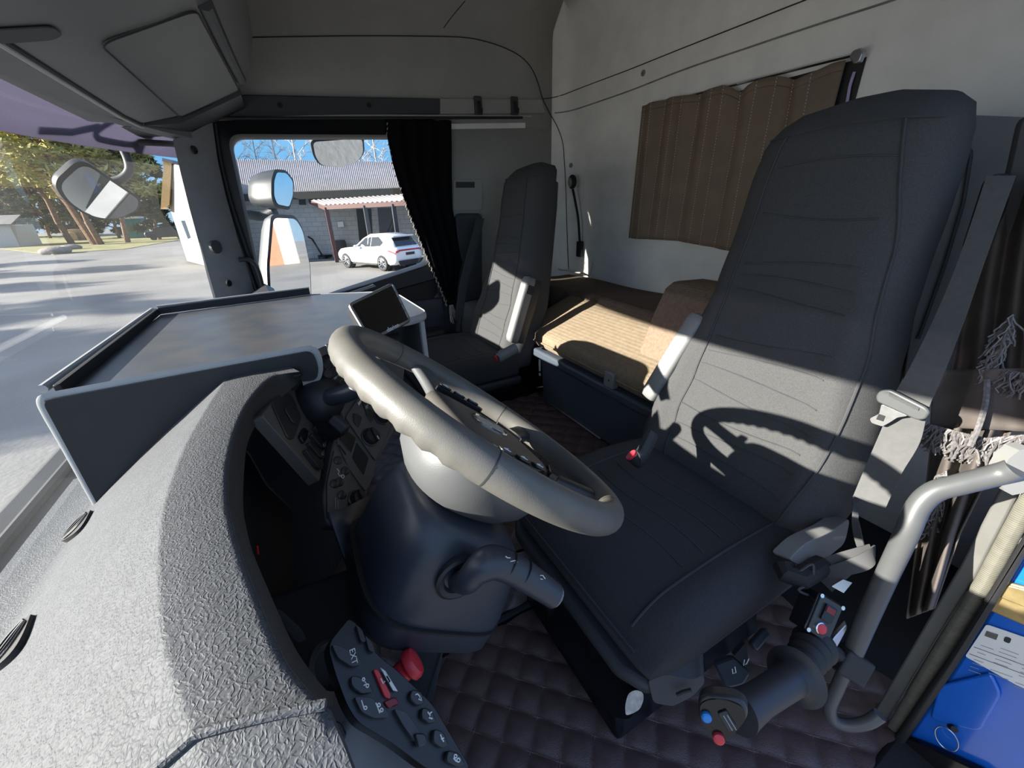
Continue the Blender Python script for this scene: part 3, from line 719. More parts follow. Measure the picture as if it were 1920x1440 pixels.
lpic(circ(797, 1092, 8), sws[2], True); lpic(circ(812, 1120, 8), sws[2], True); lpic([(780, 1080), (802, 1138)], sws[2])
lpic([(700, 1065), (715, 1115)], sws[2]); lpic(circ(722, 1108, 8), sws[2], True)
lpic(circ(712, 950, 7), sws[1], True); lpic(circ(733, 985, 8), sws[1], True); lpic([(718, 962), (728, 975), (712, 985)], sws[1])
lpic([(1000, 1035), (1012, 1030), (1025, 1045), (1018, 1060), (1035, 1066), (1030, 1050)], sws[3])
lpic([(1068, 1130), (1082, 1150), (1075, 1162), (1095, 1168)], sws[4]); lpic([(1078, 1140), (1092, 1130)], sws[4])
lpic([(1138, 1255), (1150, 1285), (1158, 1296)], sws[5]); lpic([(1142, 1280), (1158, 1275)], sws[5])
lpic(circ(1222, 1376, 8), sws[6], True); lpic(circ(1238, 1398, 9), sws[6], True); lpic([(1210, 1385), (1228, 1405)], sws[6])
rk = lpoly('hazard_slide', [(770, 890), (800, 890), (870, 1030), (865, 1055), (835, 1045)], 'red_plastic', .0, .006, lsp, .004)
wl_ = lpoly('warning_label', [(808, 880), (838, 900), (908, 1015), (880, 1010)], 'sticker', .006, .0075, lsp)
MB().tube([LP(*l3(x, y), .0078) for x, y in ((845, 930), (862, 960), (848, 972))], .0008, 5).build('pictogram', 'soot', wl_)
lpic([(808, 945), (822, 975), (830, 960)], rk)
lpoly('reflector', [(830, 1070), (900, 1040), (925, 1080), (860, 1110)], 'red_dark', .0, .003, lsp, .003)
# chrome-lit paddle and round knob
lpoly('paddle', [(985, 1250), (1050, 1250), (1060, 1310), (1010, 1330)], 'button', .006, .014, lsp, .004)
# red parking brake knob
o = pd(747, 1267, .492); tip = pd(773, 1244, .497); ax_ = (tip - o)
kb = MB().tube([o - ax_ * .8, o], .013, 16).build('brake_valve', 'gloss', dash)
L = ax_.length
pts = []
prof_ = [(.0125, 0), (.0135, L * .2), (.0125, L * .55), (.014, L * .62), (.0185, L * .8), (.0185, L * 1.1), (.016, L * 1.3), (.009, L * 1.38), (0, L * 1.4)]
MB().lathe(o, ax_, prof_, 28).build('parking_brake_knob', 'red_plastic', kb)
# round air nozzle and slim vent at the left of the panel
o = pd(606, 1258, .475); d_ = V((-.35, -.75, .55))
nz = MB().lathe(o, d_, ((.020, 0), (.028, 0), (.030, .012), (.026, .016), (.021, .012), (.018, -.01), (0, -.012)), 28).build('air_nozzle', 'charcoal', dash)
b = MB(); b.prism(round2([pd(x, y, d) for x, y, d in ((520, 1140, .475), (532, 1148, .475), (566, 1180, .475), (575, 1200, .475), (562, 1200, .475))], .004), d_.normalized() * -.006); b.build('air_slot', 'charcoal', dash, bevel=.001)
# dash end near the driver door: dark bezel and grey end trim
b = MB(); b.prism(round2([pd(x, y, d) for x, y, d in ((460, 1440, .40), (520, 1395, .41), (600, 1352, .43), (640, 1345, .44), (655, 1375, .44), (640, 1400, .43), (590, 1440, .41), (560, 1470, .40), (470, 1470, .39))], .01), V((.0, .03, -.03))); b.build('end_vent', 'pad_lip', dash, bevel=.004)
P = []
for k in range(7):
    t = k / 6
    P.append([pd(lerp(652, 560, t), lerp(1340, 1470, t), lerp(.455, .42, t)), pd(lerp(668, 600, t), lerp(1345, 1475, t), lerp(.452, .415, t)), pd(lerp(690, 660, t), lerp(1352, 1480, t), lerp(.462, .43, t)), pd(lerp(700, 800, t), lerp(1352, 1460, t), lerp(.475, .46, t)), pd(lerp(702, 830, t), lerp(1360, 1465, t), lerp(.49, .48, t))])
b = MB(); b.grid(P); b.build('end_trim', 'grey_trim', dash, ang=80)
# lower fascia left of the column
b = MB(); P = []
for k in range(9):
    t = k / 8
    P.append([pd(lerp(615, 700, t), lerp(960, 1200, t) , .60), pd(lerp(650, 740, t), lerp(950, 1180, t), .66), pd(lerp(690, 800, t), lerp(930, 1150, t), .72)])
b.grid(P); b.build('lower_fascia', 'dark_blue', dash, ang=80, solid=.004)
b = MB(); b.prism([pd(x, y, d) for x, y, d in ((850, 1150, .80), (835, 1215, .82), (812, 1330, .90), (800, 1420, .94), (770, 1400, .94), (790, 1200, .82))], (.03, .02, 0)); b.build('lower_post', 'charcoal', dash, bevel=.006)

# ================================================================== DASH TABLE
tb = thing('dashboard_table', (1.15, .1, -.26), 'grey laminate table with white edging mounted over the dashboard', 'table')
ZTB = -.25
tp = [hz(x, y, ZTB) for x, y in ((82, 750), (300, 591), (582, 552), (704, 547))] + [V((1.33, -.285, ZTB)), V((1.03, -.29, ZTB)), V((.995, -.24, ZTB)), V((.99, -.12, ZTB))] + [hz(x, y, ZTB) for x, y in ((642, 618), (628, 640), (603, 650), (588, 657))]
top = round2(tp, [0, 0, .0, .02, .04, .05, .03, .05, .03, .03, .02, 0])
MB().prism([p + V((0, 0, -.001)) for p in top], (0, 0, -.018)).build('table_top', 'table_top', tb)
i0 = len(top)
MB().tube([p + V((0, 0, -.0095)) for p in top if not (p.x < .87 or False)], (.0035, .0105), 8).build('edge_banding', 'edge_band', tb)
# side plate on the driver's side, outline traced on the plane X = .82
XS = .822
sd_px = [(78, 752), (586, 657), (598, 690), (594, 713), (567, 716), (556, 697), (548, 692), (530, 694), (480, 705), (455, 716), (400, 760), (330, 832), (260, 890), (205, 945), (186, 952)]
so_ = round2([hx(x, y, XS) for x, y in sd_px], [.012, .02, .02, .015, .004, .008, .008, .01, .02, .01, .03, .03, .03, .004, .004], 5)
pln = MB().prism(so_, (.016, 0, 0)).build('side_plate', 'table_side', tb)
idx = [i for i, p in enumerate(so_)]
edge = so_[:int(len(so_) * .28)]
# white banding runs along the upper edge, round the nose and down the front edge
def near_px(p, q): return (p - q).length
front = [hx(186, 952, XS), hx(130, 850, XS), hx(90, 780, XS), hx(80, 757, XS), hx(86, 750, XS), hx(110, 745, XS), hx(350, 700, XS), hx(560, 661, XS), hx(584, 659, XS), hx(593, 668, XS), hx(597, 690, XS), hx(593, 709, XS), hx(583, 714, XS), hx(567, 717, XS)]
MB().tube([p + V((.006, 0, 0)) for p in smooth_path(front, 4)], (.009, .0022), 8).build('plate_banding', 'edge_band', pln)
# raised front lip, and raised plate at the far end
fl = [V((.84, .385, ZTB)), V((1.46, .378, ZTB))]
MB().tube([fl[0] + V((0, 0, .012)), fl[1] + V((0, 0, .012))], .007, 10).build('front_lip', 'edge_band', tb)
MB().box(WORLD, .838, 1.462, .362, .372, ZTB - .002, ZTB + .016).build('front_rail', 'soot', tb, bevel=.002)
e0, e1 = hz(299, 590, ZTB), hz(582, 552, ZTB)
ed = (e1 - e0)
MB().prism([e0, e1, e1 + V((0, 0, .020)), e0 + V((0, 0, .020))], (.014, 0, 0)).build('end_plate', 'table_side', tb, bevel=.002)
MB().tube([e0 + V((.007, 0, .021)), e1 + V((.007, 0, .021))], .004, 8).build('end_banding', 'edge_band', tb)
lg = MB().box(WORLD, 1.02, 1.30, -.277, -.262, -.43, ZTB - .02).build('support_leg', 'grey_trim', tb, bevel=.002)
MB().tube([V((1.018, -.27, -.43)), V((1.018, -.27, ZTB - .02))], .007, 8).build('leg_banding', 'edge_band', lg)

# ================================================================== DISPLAY
TD = thing('display_screen', (.95, -.13, -.22), 'black media display with silver rim tilted on the table edge', 'display')
s0, s1, s2, s3 = pd(655, 572, .775), pd(735, 533, .86), pd(768, 601, .86), pd(694, 638, .775)
u = (s1 - s0); v = (s3 - s0); f_ = Fr(s0, u, v); W_, H_ = u.length, v.length
nn = f_.w if f_.w.dot(s0) < 0 else -f_.w
rr = round2([s0, s1, s2, s3], .008)
MB().prism([p - nn * .022 for p in rr], nn * .021).build('housing', 'button', TD, bevel=.002)
MB().tube(rr, .0035, 8, loop=True).build('silver_rim', 'metal', TD)
MB().prism([p + nn * .0006 for p in rr], nn * .001).build('bezel', 'gloss', TD)
cen = (s0 + s1 + s2 + s3) / 4
inner = round2([cen + (p - cen) * k_ for p, k_ in zip((s0, s1, s2, s3), (.86, .86, .86, .86))], .004)
MB().prism([p + nn * .0016 for p in inner], nn * .0006).build('screen_glass', 'screen', TD)
bm_ = s3.lerp(s2, .55) * .96 + cen * .04
text('clarion', Fr(bm_ + nn * .003, s2 - s3, -(s3 - s0)), .013, 'lettering', 'white_ink', TD)
MB().tube([cen - nn * .02, cen - nn * .05 + V((.02, .02, -.05)), V((cen.x + .06, cen.y + .04, ZTB - .06))], .012, 10).build('mount_arm', 'soot', TD)
for k in range(4):
    q = s1.lerp(s2, .2 + .17 * k) * 1 ; q = q.lerp(s0.lerp(s3, .2 + .17 * k), .045)
    MB().lathe(q + nn * .0016, nn, ((.003, 0), (.003, .0008), (0, .0008)), 10).build('touch_key', 'dark', TD)

# ================================================================== STEERING COLUMN
WC = V((.46, -.193, -.281)); WA = .714
WF = Fr(WC, (1, 0, 0), (0, cos(WA), sin(WA)))     # wheel frame; w points to the driver
col = thing('steering_column', (.46, .1, -.8), 'dark plastic steering column shroud with control stalks', 'steering column')
def rrect(t, hw, hh, e, cy=0, cx=0):
    return [WF(cx + hw * math.copysign(abs(cos(a)) ** e, cos(a)), cy + hh * math.copysign(abs(sin(a)) ** e, sin(a)), -t) for a in [2 * pi * k / 40 for k in range(40)]]
b = MB(); b.loft([rrect(.117, .075, .075, .7, -.03), rrect(.125, .088, .088, .65, -.035), rrect(.14, .098, .098, .55, -.045), rrect(.17, .105, .108, .5, -.052), rrect(.24, .110, .115, .5, -.068), rrect(.29, .108, .115, .5, -.075), rrect(.31, .09, .10, .5, -.075)]); b.build('shroud', 'dark_blue', col, ang=60)
b = MB(); b.loft([rrect(.253, .112, .117, .5, -.067), rrect(.254, .1145, .1195, .5, -.067), rrect(.257, .1145, .1195, .5, -.067), rrect(.258, .112, .117, .5, -.067)]); b.build('shroud_seam', 'soot', col)
b = MB(); b.loft([[V((x, y, z)) for x, y in ((.40, .0), (.54, .0), (.55, .18), (.39, .18))] for z in (-.52,)] + [[V((x, y, -.74)) for x, y in ((.41, .03), (.53, .03), (.54, .19), (.40, .19))]] + [[V((x, y, -1.03)) for x, y in ((.41, .04), (.53, .04), (.54, .2), (.40, .2))]]); b.build('column_foot', 'dark', col, bevel=.02, seg=3)
# left stalk
so0 = hx(862, 1085, .350)
MB().lathe(so0, (-1, 0, 0), ((.030, -.008), (.032, .001), (.028, .003), (.022, .001), (.018, -.006), (0, -.006)), 28).build('stalk_socket', 'dark', col)
sp_ = [pd(855, 1090, .510), pd(874, 1090, .480), pd(896, 1068, .475), pd(922, 1054, .480), pd(955, 1063, .490), pd(990, 1083, .500), pd(1040, 1117, .513)]
pth = smooth_path(sp_, 6); nrm = len(pth)
rad = [interp([(0, .013), (.25, .016), (.45, .0205), (.8, .0195), (1, .0165)], k / (nrm - 1)) for k in range(nrm)]
st = MB().tube(pth, [(r * .9, r) for r in rad], 20).build('control_stalk', 'dark_blue', col, ang=60)
tip = pth[-1]; td = (pth[-1] - pth[-4]).normalized()
MB().tube([tip - td * .002, tip + td * .003, tip + td * .006], [.0145, .0140, .009], 16).build('end_button', 'armrest', st)
for t_ in (.66, .80):
    k = int(t_ * (nrm - 1)); MB().tube([pth[k] - td * .0006, pth[k] + td * .0006], [(rad[k] * .94, rad[k] * 1.03)] * 2, 20).build('ring_gap', 'soot', st)
tv = -pth[nrm * 2 // 3].normalized()
def on_stalk(px, py): r = ray(px, py); 
def spic(pts, loop=False):
    o = []
    for x, y in pts:
        k = min(range(nrm), key=lambda i: (pth[i] - ray(x, y) * (pth[i].dot(ray(x, y)) / ray(x, y).length_squared)).length)
        q = ray(x, y) * ((pth[k].length - rad[k] * .98) / ray(x, y).length); o.append(q)
    MB().tube(o, .0006, 5, loop=loop).build('pictogram', 'white_ink', st)
spic([(946, 1063), (951, 1054), (966, 1051), (970, 1053), (957, 1058), (953, 1064)], True); spic([(948, 1043), (952, 1046), (957, 1046)])
spic([(1012, 1079), (1010, 1083), (1015, 1086), (1020, 1086)]); spic([(1013, 1079), (1018, 1079), (1022, 1085)])
# right stalk pod and lever, seen between the hood and the wheel rim
f2 = Fr(pd(606, 748, .80), (.5, -.5, -.6), (.3, .8, -.2))
MB().ell(Fr(pd(603, 752, .82), rt, -dn), .046, .050, .05, 20, 12, .85).build('stalk_pod', 'dark', col)
MB().tube(smooth_path([pd(618, 745, .79), pd(650, 738, .78), pd(690, 722, .77), pd(720, 712, .77)], 5), [.018] * 6 + [.017] * 10, 16).build('gear_stalk', 'dark_blue', col)
MB().box(Fr(pd(636, 795, .76), rt + dn * .9, rt * -.9 + dn), -.018, .018, -.010, .010, -.01, .012).build('ignition_switch', 'charcoal', col, bevel=.004)
MB().tube([pd(600, 800, .80), pd(625, 812, .78), pd(640, 800, .77)], .016, 12).build('ignition_barrel', 'soot', col)

# ================================================================== STEERING WHEEL
sw = thing('steering_wheel', WC, 'grey worn leather steering wheel with finger grips and four spokes', 'steering wheel')
NW = 180; rings = []
for k in range(NW):
    a = 2 * pi * k / NW; R = .2115; rings_r = []
    grip = 1 if (radians := math.degrees(a) % 360) and (15 < radians < 205) else 0
    amp = .0019 * max(0, min(1, min((radians - 30) / 10, (150 - radians) / 10))) if grip else 0
    for j in range(20):
        ph = 2 * pi * j / 20
        under = max(0, -sin(ph)) ** 1.5
        r = .0178 + amp * under * cos(radians / 4.6 * 2 * pi / 1.55)
        e = R + r * 1.02 * cos(ph)
        rings_r.append(WF(e * cos(a), e * sin(a), r * 1.08 * sin(ph)))
    rings.append(rings_r)
rim_o = MB().loft(rings, loop=True).build('rim', 'wheel_leather', sw, ang=180)
for ad in (28, 152, 222, 318):
    a = math.radians(ad); rg = []
    for da in (-.004, .004):
        rg.append([WF((.2115 + .0184 * cos(2 * pi * j / 20)) * cos(a + da), (.2115 + .0184 * cos(2 * pi * j / 20)) * sin(a + da), .0196 * sin(2 * pi * j / 20)) for j in range(20)])
    MB().loft(rg, cap=False).build('rim_joint', 'seam', rim_o)
# hub bowl behind the pad
def hub(t, hw, hh, e=.8, cy=-.02): return [WF(hw * math.copysign(abs(cos(a)) ** e, cos(a)), cy + hh * math.copysign(abs(sin(a)) ** e, sin(a)), t) for a in [2 * pi * k / 36 for k in range(36)]]
MB().loft([hub(-.115, .05, .055), hub(-.108, .078, .08), hub(-.085, .10, .10), hub(-.055, .112, .108, .75), hub(-.030, .112, .105, .7), hub(-.022, .10, .095, .7)]).build('hub_cover', 'wheel_plastic', sw, ang=60)
padpts = [(-.085, .062), (.085, .062), (.10, .03), (.095, -.05), (.06, -.115), (-.06, -.115), (-.095, -.05), (-.10, .03)]
def padring(t, k): return [WF(p.x * k, -.02 + (p.y + .02) * k, t) for p in round2([V((x, y, 0)) for x, y in padpts], .022, 4)]
pd_o = MB().loft([padring(-.030, .98), padring(-.018, 1.0), padring(-.010, .97), padring(-.006, .88), padring(-.003, .6), padring(-.002, .2)]).build('airbag_pad', 'wheel_pad', sw, ang=60)
def emb(t, k): return [WF(.005 + .026 * k * cos(a), -.018 + .034 * k * sin(a), t) for a in [2 * pi * j / 28 for j in range(28)]]
em = MB().loft([emb(-.006, 1), emb(.000, 1), emb(.0015, .93), emb(-.0005, .86)], cap=True).build('badge_ring', 'chrome', pd_o)
MB().loft([emb(-.003, .84), emb(.0002, .82), emb(.0012, .5), emb(.0014, .1)]).build('badge_face', 'fringe_light', pd_o)
# spokes
def spoke(a0, r0, r1, w0, w1, lbl=None, m='wheel_plastic'):
    a = math.radians(a0); d = V((cos(a), sin(a), 0)); nrm = V((-sin(a), cos(a), 0)); rg = []
    for k in range(7):
        t = k / 6; r = lerp(r0, r1, t); w_ = lerp(w0, w1, t) * (1 - .25 * sin(pi * t)); th = lerp(.012, .010, t); z = lerp(-.026, -.004, t)
        ring = []
        for j in range(14):
            ph = 2 * pi * j / 14; q = d * r + nrm * (w_ * math.copysign(abs(cos(ph)) ** .7, cos(ph))); ring.append(WF(q.x, q.y, z + th * math.copysign(abs(sin(ph)) ** .7, sin(ph))))
        rg.append(ring)
    return MB().loft(rg).build('spoke', m, sw, ang=60)
spoke(10, .08, .207, .030, .026); spoke(170, .08, .207, .030, .026); spoke(-58, .09, .207, .022, .020, m='dark'); spoke(-122, .09, .207, .022, .020, m='dark')
# button clusters on the pad's flanks
for sgn in (-1, 1):
    cl = [WF(sgn * x, y, -.008) for x, y in ((.096, .045), (.115, .035), (.118, -.03), (.105, -.06), (.09, -.05), (.10, 0))]
    c_ = MB().prism(round2(cl, .008), WF.w * .008).build('button_cluster', 'gloss', sw, bevel=.001)
    for k in range(3):
        y = .025 - .03 * k
        MB().prism(round2([WF(sgn * x, yy, .0) for x, yy in ((.102, y + .011), (.113, y + .009), (.113, y - .011), (.102, y - .012))], .004), WF.w * .003).build('wheel_button', 'button', c_, bevel=.0008)
        MB().tube([WF(sgn * .104, y - .004, .0034), WF(sgn * .1075, y + .005, .0034), WF(sgn * .111, y - .004, .0034)], .0008, 5).build('button_mark', 'white_ink', c_)
    c2 = [WF(sgn * x, y, -.012) for x, y in ((.04, -.118), (.085, -.085), (.09, -.10), (.06, -.13))]
    MB().prism(round2(c2, .005), WF.w * .008).build('lower_buttons', 'chrome' if sgn > 0 else 'gloss', sw, bevel=.001)

# ================================================================== SEATS
HW = [(-.70, .235), (-.60, .25), (-.50, .25), (-.41, .235), (-.30, .208), (-.20, .190), (-.08, .180), (.04, .173), (.10, .165), (.14, .150), (.165, .120), (.178, .08), (.183, .04)]
YC = [(-.70, -.775), (-.62, -.785), (-.52, -.825), (-.41, -.872), (-.2, -.918), (0, -.945), (.1, -.955), (.183, -.995)]
TH = [(-.70, .09), (-.5, .10), (-.2, .10), (.0, .095), (.12, .085), (.165, .06), (.183, .012)]
EX = .58
def back_front(z, xf):
    th = interp(TH, z)
    xf = max(-.999, min(.999, xf))
    c = abs(xf) ** (1 / EX); s = math.sqrt(max(0, 1 - c * c)) ** EX
    bol = .030 * math.exp(-((abs(xf) - .78) / .16) ** 2) * max(0, min(1, (-.08 - z) / .35))
    lum = .012 * math.exp(-((z + .42) / .12) ** 2) * (1 - xf * xf)
    return interp(YC, z) + th * s - .10 + bol + lum
def make_seat(cx, mirror, names):
    label, = names
    seat = thing('driver_seat' if cx < 1 else 'passenger_seat', (cx, -.6, ZF), label, 'seat')
    m = mirror; X = lambda x: cx + m * x
    zs = [-.70 + .883 * k / 44 for k in range(45)]
    rings = []
    for z in zs:
        hw = interp(HW, z); th = interp(TH, z); yc = interp(YC, z); ring = []
        for j in range(48):
            a = 2 * pi * j / 48; e = EX
            xf = math.copysign(abs(cos(a)) ** e, cos(a)); yf = math.copysign(abs(sin(a)) ** e, sin(a))
            y = back_front(z, xf) if sin(a) >= 0 else yc - .10 + th * .7 * yf
            ring.append(V((X(hw * xf), y, z)))
        rings.append(ring)
    br = MB().loft(rings).build('backrest', 'fabric', seat, ang=180)
    sm = MB()
    def surf(z, xf, h=.001): return V((X(interp(HW, z) * xf), back_front(z, xf) + h, z))
    for xf in (-1, 1):
        tab = [(-.64, .72), (-.42, .84), (-.3, .90), (-.1, .86), (.12, .62)] if (xf < 0 and cx < 1) else [(-.64, .52), (-.42, .56), (-.2, .64), (.12, .62)]
        sm.tube([surf(z, xf * interp(tab, z), .0012) for z in [-.64 + .76 * k / 40 for k in range(41)]], .0028, 6)
    for z0 in (-.58, -.53, -.48, -.43, -.385, -.34, -.295, -.20, -.165, -.13, -.03, .06):
        sm.tube([surf(z0 + .010 * sin(xf * 2.2 + z0 * 30), xf, .0004) for xf in [-.66 + 1.20 * k / 24 for k in range(25)]], .0018, 5)
    sm.tube([surf(.128 - .012 * xf * xf, xf, .001) for xf in [-.9 + 1.8 * k / 24 for k in range(25)]], .0026, 6)
    sm.build('quilting', 'stitch', br)
    # rear shell
    MB().loft([[V((X(x * interp(HW, z) * 1.0), interp(YC, z) - .135 - dy, z)) for x, dy in ((-.93, 0), (.93, 0), (.8, .035), (-.8, .035))] for z in (-.62, -.4, -.2, 0, .10)]).build('back_shell', 'charcoal', seat, bevel=.012, seg=3)
    # cushion
    rings = []
    for k in range(33):
        t = k / 32; y = lerp(-.84, -.372, t)
        front = max(0, (t - .80) / .20)
        top = -.636 + .014 * sin(pi * min(1, t * 1.1)) - .045 * front ** 2.2; bot = -.752 + .02 * front
        if t > .97: top -= .02
        hw = .250 * (1 - .06 * front ** 3) * (.96 + .04 * min(1, t * 3)); ring = []
        for j in range(44):
            a = 2 * pi * j / 44; e = .42
            xf = math.copysign(abs(cos(a)) ** e, cos(a)); zf = math.copysign(abs(sin(a)) ** e, sin(a))
            z = (top + bot) / 2 + (top - bot) / 2 * zf
            if sin(a) > 0: z += .016 * math.exp(-((abs(xf) - .84) / .14) ** 2) * (1 - front)
            ring.append(V((X(hw * xf), y, z)))
        rings.append(ring)
    rings.append([V((X((p.x - cx) / m * .92), -.364, lerp(p.z, -.705, .35))) for p in rings[-1]])
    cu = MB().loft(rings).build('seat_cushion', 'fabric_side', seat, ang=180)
    sm = MB(); 
    ft = lambda y: -.636 + .014 * sin(pi * min(1, (y + .84) / .468 * 1.1)) - .045 * max(0, ((y + .84) / .468 - .80) / .20) ** 2.2
    for x in (-.175, .175): sm.tube([V((X(x), y, ft(y) + .0048)) for y in [-.80 + .42 * k / 30 for k in range(31)]], .0024, 6)
    for y in (-.70, -.64, -.58, -.52): sm.tube([V((X(x), y + .008 * sin(x * 20), ft(y) + .0008)) for x in [-.155 + .31 * k / 16 for k in range(17)]], .0016, 5)
    sm.tube([V((X(x), -.365, -.69)) for x in [-.2 + .4 * k / 16 for k in range(17)]], .002, 5)
    sm.build('quilting', 'stitch', cu)
    # plastic pan, pedestal
    MB().loft([[V((X(x), y, z)) for x, y in ((-w_, -.86), (w_, -.86), (w_, yf), (w_ * .8, yf + .025), (-w_ * .8, yf + .025), (-w_, yf))] for w_, yf, z in ((.235, -.37, -.745), (.235, -.375, -.775), (.20, -.40, -.805))]).build('seat_pan', 'charcoal', seat, bevel=.015, seg=3)
    MB().loft([[V((X(x * w_), y, z)) for x, y in ((-1, -.84), (1, -.84), (1, yf), (-1, yf))] for w_, yf, z in ((.17, -.43, -.795), (.165, -.43, -.88), (.18, -.38, -.95), (.19, -.37, ZF + .008))]).build('pedestal', 'gloss', seat, bevel=.012)
    # folded-up armrest on the inner side
    a0 = V((X(.272), -.845, -.555)); a1 = V((X(.235), -.925, -.165))
    if cx < 1: a0 = hx(1222, 745, .715) * 1.0; a1 = hx(1318, 592, .665) * 1.0
    else: a0 = hx(962, 640, 1.49); a1 = hx(996, 520, 1.50)
    d = (a1 - a0); f_ = Fr(a0, d, V((0, 1, .2))); Ln = d.length
    rg = []
    for t, s in ((-.02, .55), (.0, .85), (.06, 1), (.5, 1.02), (.92, 1), (.985, .85), (1.0, .5)):
        rg.append([f_(t * Ln, .034 * s * math.copysign(abs(cos(q)) ** .5, cos(q)), .026 * s * math.copysign(abs(sin(q)) ** .5, sin(q))) for q in [2 * pi * j / 24 for j in range(24)]])
    ar = MB().loft(rg).build('armrest', 'armrest', seat, ang=60)
    rg = [[p + (f_.v * -.022) for p in r] for r in rg[1:6]]
    MB().loft(rg).build('armrest_back', 'dark', ar, ang=60)
    g = MB()
    for k in range(6): g.tube([f_(Ln * (.76 + .022 * k), y, .0265 * (-1 if f_.w.dot(a0) > 0 else 1)) for y in (-.012, .02)], .0028, 6)
    g.build('adjuster_wheel', 'soot', ar)
    # belt buckle on the inner side
    if cx < 1: bo = pd(1192, 860, .90); bt = pd(1180, 850, .893)
    else: bo = pd(935, 668, 1.52); bt = pd(918, 680, 1.50)
    base_ = (pd(1222, 815, .93), pd(1205, 850, .91)) if cx < 1 else (pd(968, 652, 1.54), pd(938, 668, 1.52))
    d = (bt - bo).normalized()
    MB().tube(smooth_path([base_[0], base_[1], bo], 4), [(.015, .022)] * 9, 12).build('buckle_stalk', 'armrest' if cx > 1 else 'charcoal', seat)
    bb = MB().tube([bo - d * .02, bo + d * .012], (.011, .016), 12).build('buckle', 'soot', seat)
    MB().tube([bo + d * .010, bo + d * .018], (.009, .014), 12).build('release_button', 'red_plastic', bb)
    return seat
s1 = make_seat(.48, 1, ('large charcoal fabric driver seat with a tall tapered backrest, nearest the lens',))
s2 = make_seat(1.76, -1, ('charcoal fabric passenger seat beside the black curtain and far door',))
# driver seat only: switch tabs, front cap, worn pedestal foot, side shield
c_ = MB(); c_.prism(round2([pd(x, y, d) for x, y, d in ((1340, 1245, .69), (1375, 1232, .69), (1408, 1262, .665), (1395, 1285, .66), (1362, 1292, .66))], .006), (.01, -.01, -.012)); k1 = c_.build('height_lever', 'dark_blue', s1, bevel=.003)
c_ = MB(); c_.prism(round2([pd(x, y, d) for x, y, d in ((1376, 1230, .69), (1398, 1205, .71), (1408, 1262, .665))], .003), (.01, -.01, -.012)); k2 = c_.build('backrest_lever', 'charcoal', s1, bevel=.002)
c_ = MB(); c_.prism(round2([pd(x, y, d) for x, y, d in ((1408, 1205, .71), (1436, 1175, .73), (1447, 1190, .72), (1420, 1222, .70))], .006), (.01, -.01, -.02)); c_.build('damper_lever', 'dark_blue', s1, bevel=.003)
MB().tube([pd(1373, 1254, .66), pd(1374, 1263, .658), pd(1380, 1261, .658), pd(1378, 1250, .66)], .0008, 5).build('pictogram', 'white_ink', k1)
MB().tube([pd(1396, 1237, .672), pd(1394, 1248, .668), pd(1400, 1244, .668), pd(1404, 1235, .672)], .0008, 5).build('pictogram', 'white_ink', k2)
rg = [[pd(x, y, d) for x, y in q] for q, d in (((( 1215, 1275), (1250, 1265), (1300, 1275), (1318, 1265), (1322, 1280), (1300, 1305), (1262, 1325), (1225, 1318)), .665),)]
c_ = MB(); c_.prism(round2(rg[0], .008), (.03, -.03, .02)); fc = c_.build('pan_front_cap', 'charcoal', s1, bevel=.006, seg=3)
MB().tube([pd(1268, 1303, .655), pd(1280, 1297, .655), pd(1296, 1293, .655)], .003, 6).build('cap_slot', 'soot', fc)
ft = [pd(x, y, d) for x, y, d in ((1060, 1090, .86), (1200, 1290, .74), (1205, 1310, .73), (1180, 1350, .755), (1150, 1345, .77), (1030, 1190, .90))]
MB().prism(round2(ft, .012), (.05, -.02, .03)).build('slide_rail', 'gloss', s1, bevel=.008, seg=3)
wp = round2([pd(x, y, .722) for x, y in ((1178, 1300), (1192, 1293), (1206, 1298), (1207, 1312), (1200, 1330), (1186, 1338), (1173, 1342), (1172, 1322))], .008)
MB().prism(wp, pd(1190, 1315, 1).normalized() * -.0015).build('worn_paint', 'paint_wear', s1)
sh = round2([pd(x, y, d) for x, y, d in ((1478, 1050, .70), (1510, 1018, .72), (1560, 995, .74), (1595, 970, .78), (1585, 1020, .76), (1540, 1055, .72), (1505, 1062, .70))], .02)
MB().prism(sh, (.03, .0, -.01)).build('side_shield', 'armrest', s1, bevel=.006, seg=3)
MB().tube([pd(1470, 1060, .70), pd(1475, 1075, .69), pd(1500, 1085, .68), pd(1540, 1060, .70)], .018, 10).build('recliner_hinge', 'soot', s1)
MB().tube(smooth_path([pd(1498, 1072, .675), pd(1524, 1058, .675), pd(1520, 1092, .67), pd(1497, 1106, .67), pd(1522, 1118, .67)], 5), .0022, 6).build('cable', 'charcoal', s1)

# ------------------------------------------------------------------ belts
def ribbon(pts, wv, th=.0012, sub=6):
    P = smooth_path(pts, sub); Wd = smooth_path(wv, sub); rg = []
    for i, (p, q) in enumerate(zip(P, Wd)):
        t = (P[min(i + 1, len(P) - 1)] - P[max(i - 1, 0)]).normalized(); n = t.cross(q).normalized() * th
        rg.append([p - q - n, p + q - n, p + q + n, p - q + n])
    return MB().loft(rg)
sb = thing('seat_belt', (.19, -.88, -.7), 'grey driver seat belt with metal latch plate hanging by the brown curtain', 'seat belt')
def bl(x0, y0, x1, y1, y): a, c = hy(x0, y0, y), hy(x1, y1, y); return (a + c) / 2, (c - a) / 2
rows = [bl(1850, 330, 1905, 330, -1.02), bl(1800, 480, 1850, 480, -.96), bl(1755, 590, 1812, 590, -.915), bl(1706, 690, 1770, 700, -.86), bl(1680, 735, 1742, 765, -.85), bl(1655, 800, 1725, 830, -.845), bl(1625, 870, 1690, 890, -.83), bl(1600, 930, 1660, 955, -.80)]
ribbon([a for a, c in rows], [c for a, c in rows]).build('webbing', 'belt', sb, ang=80)
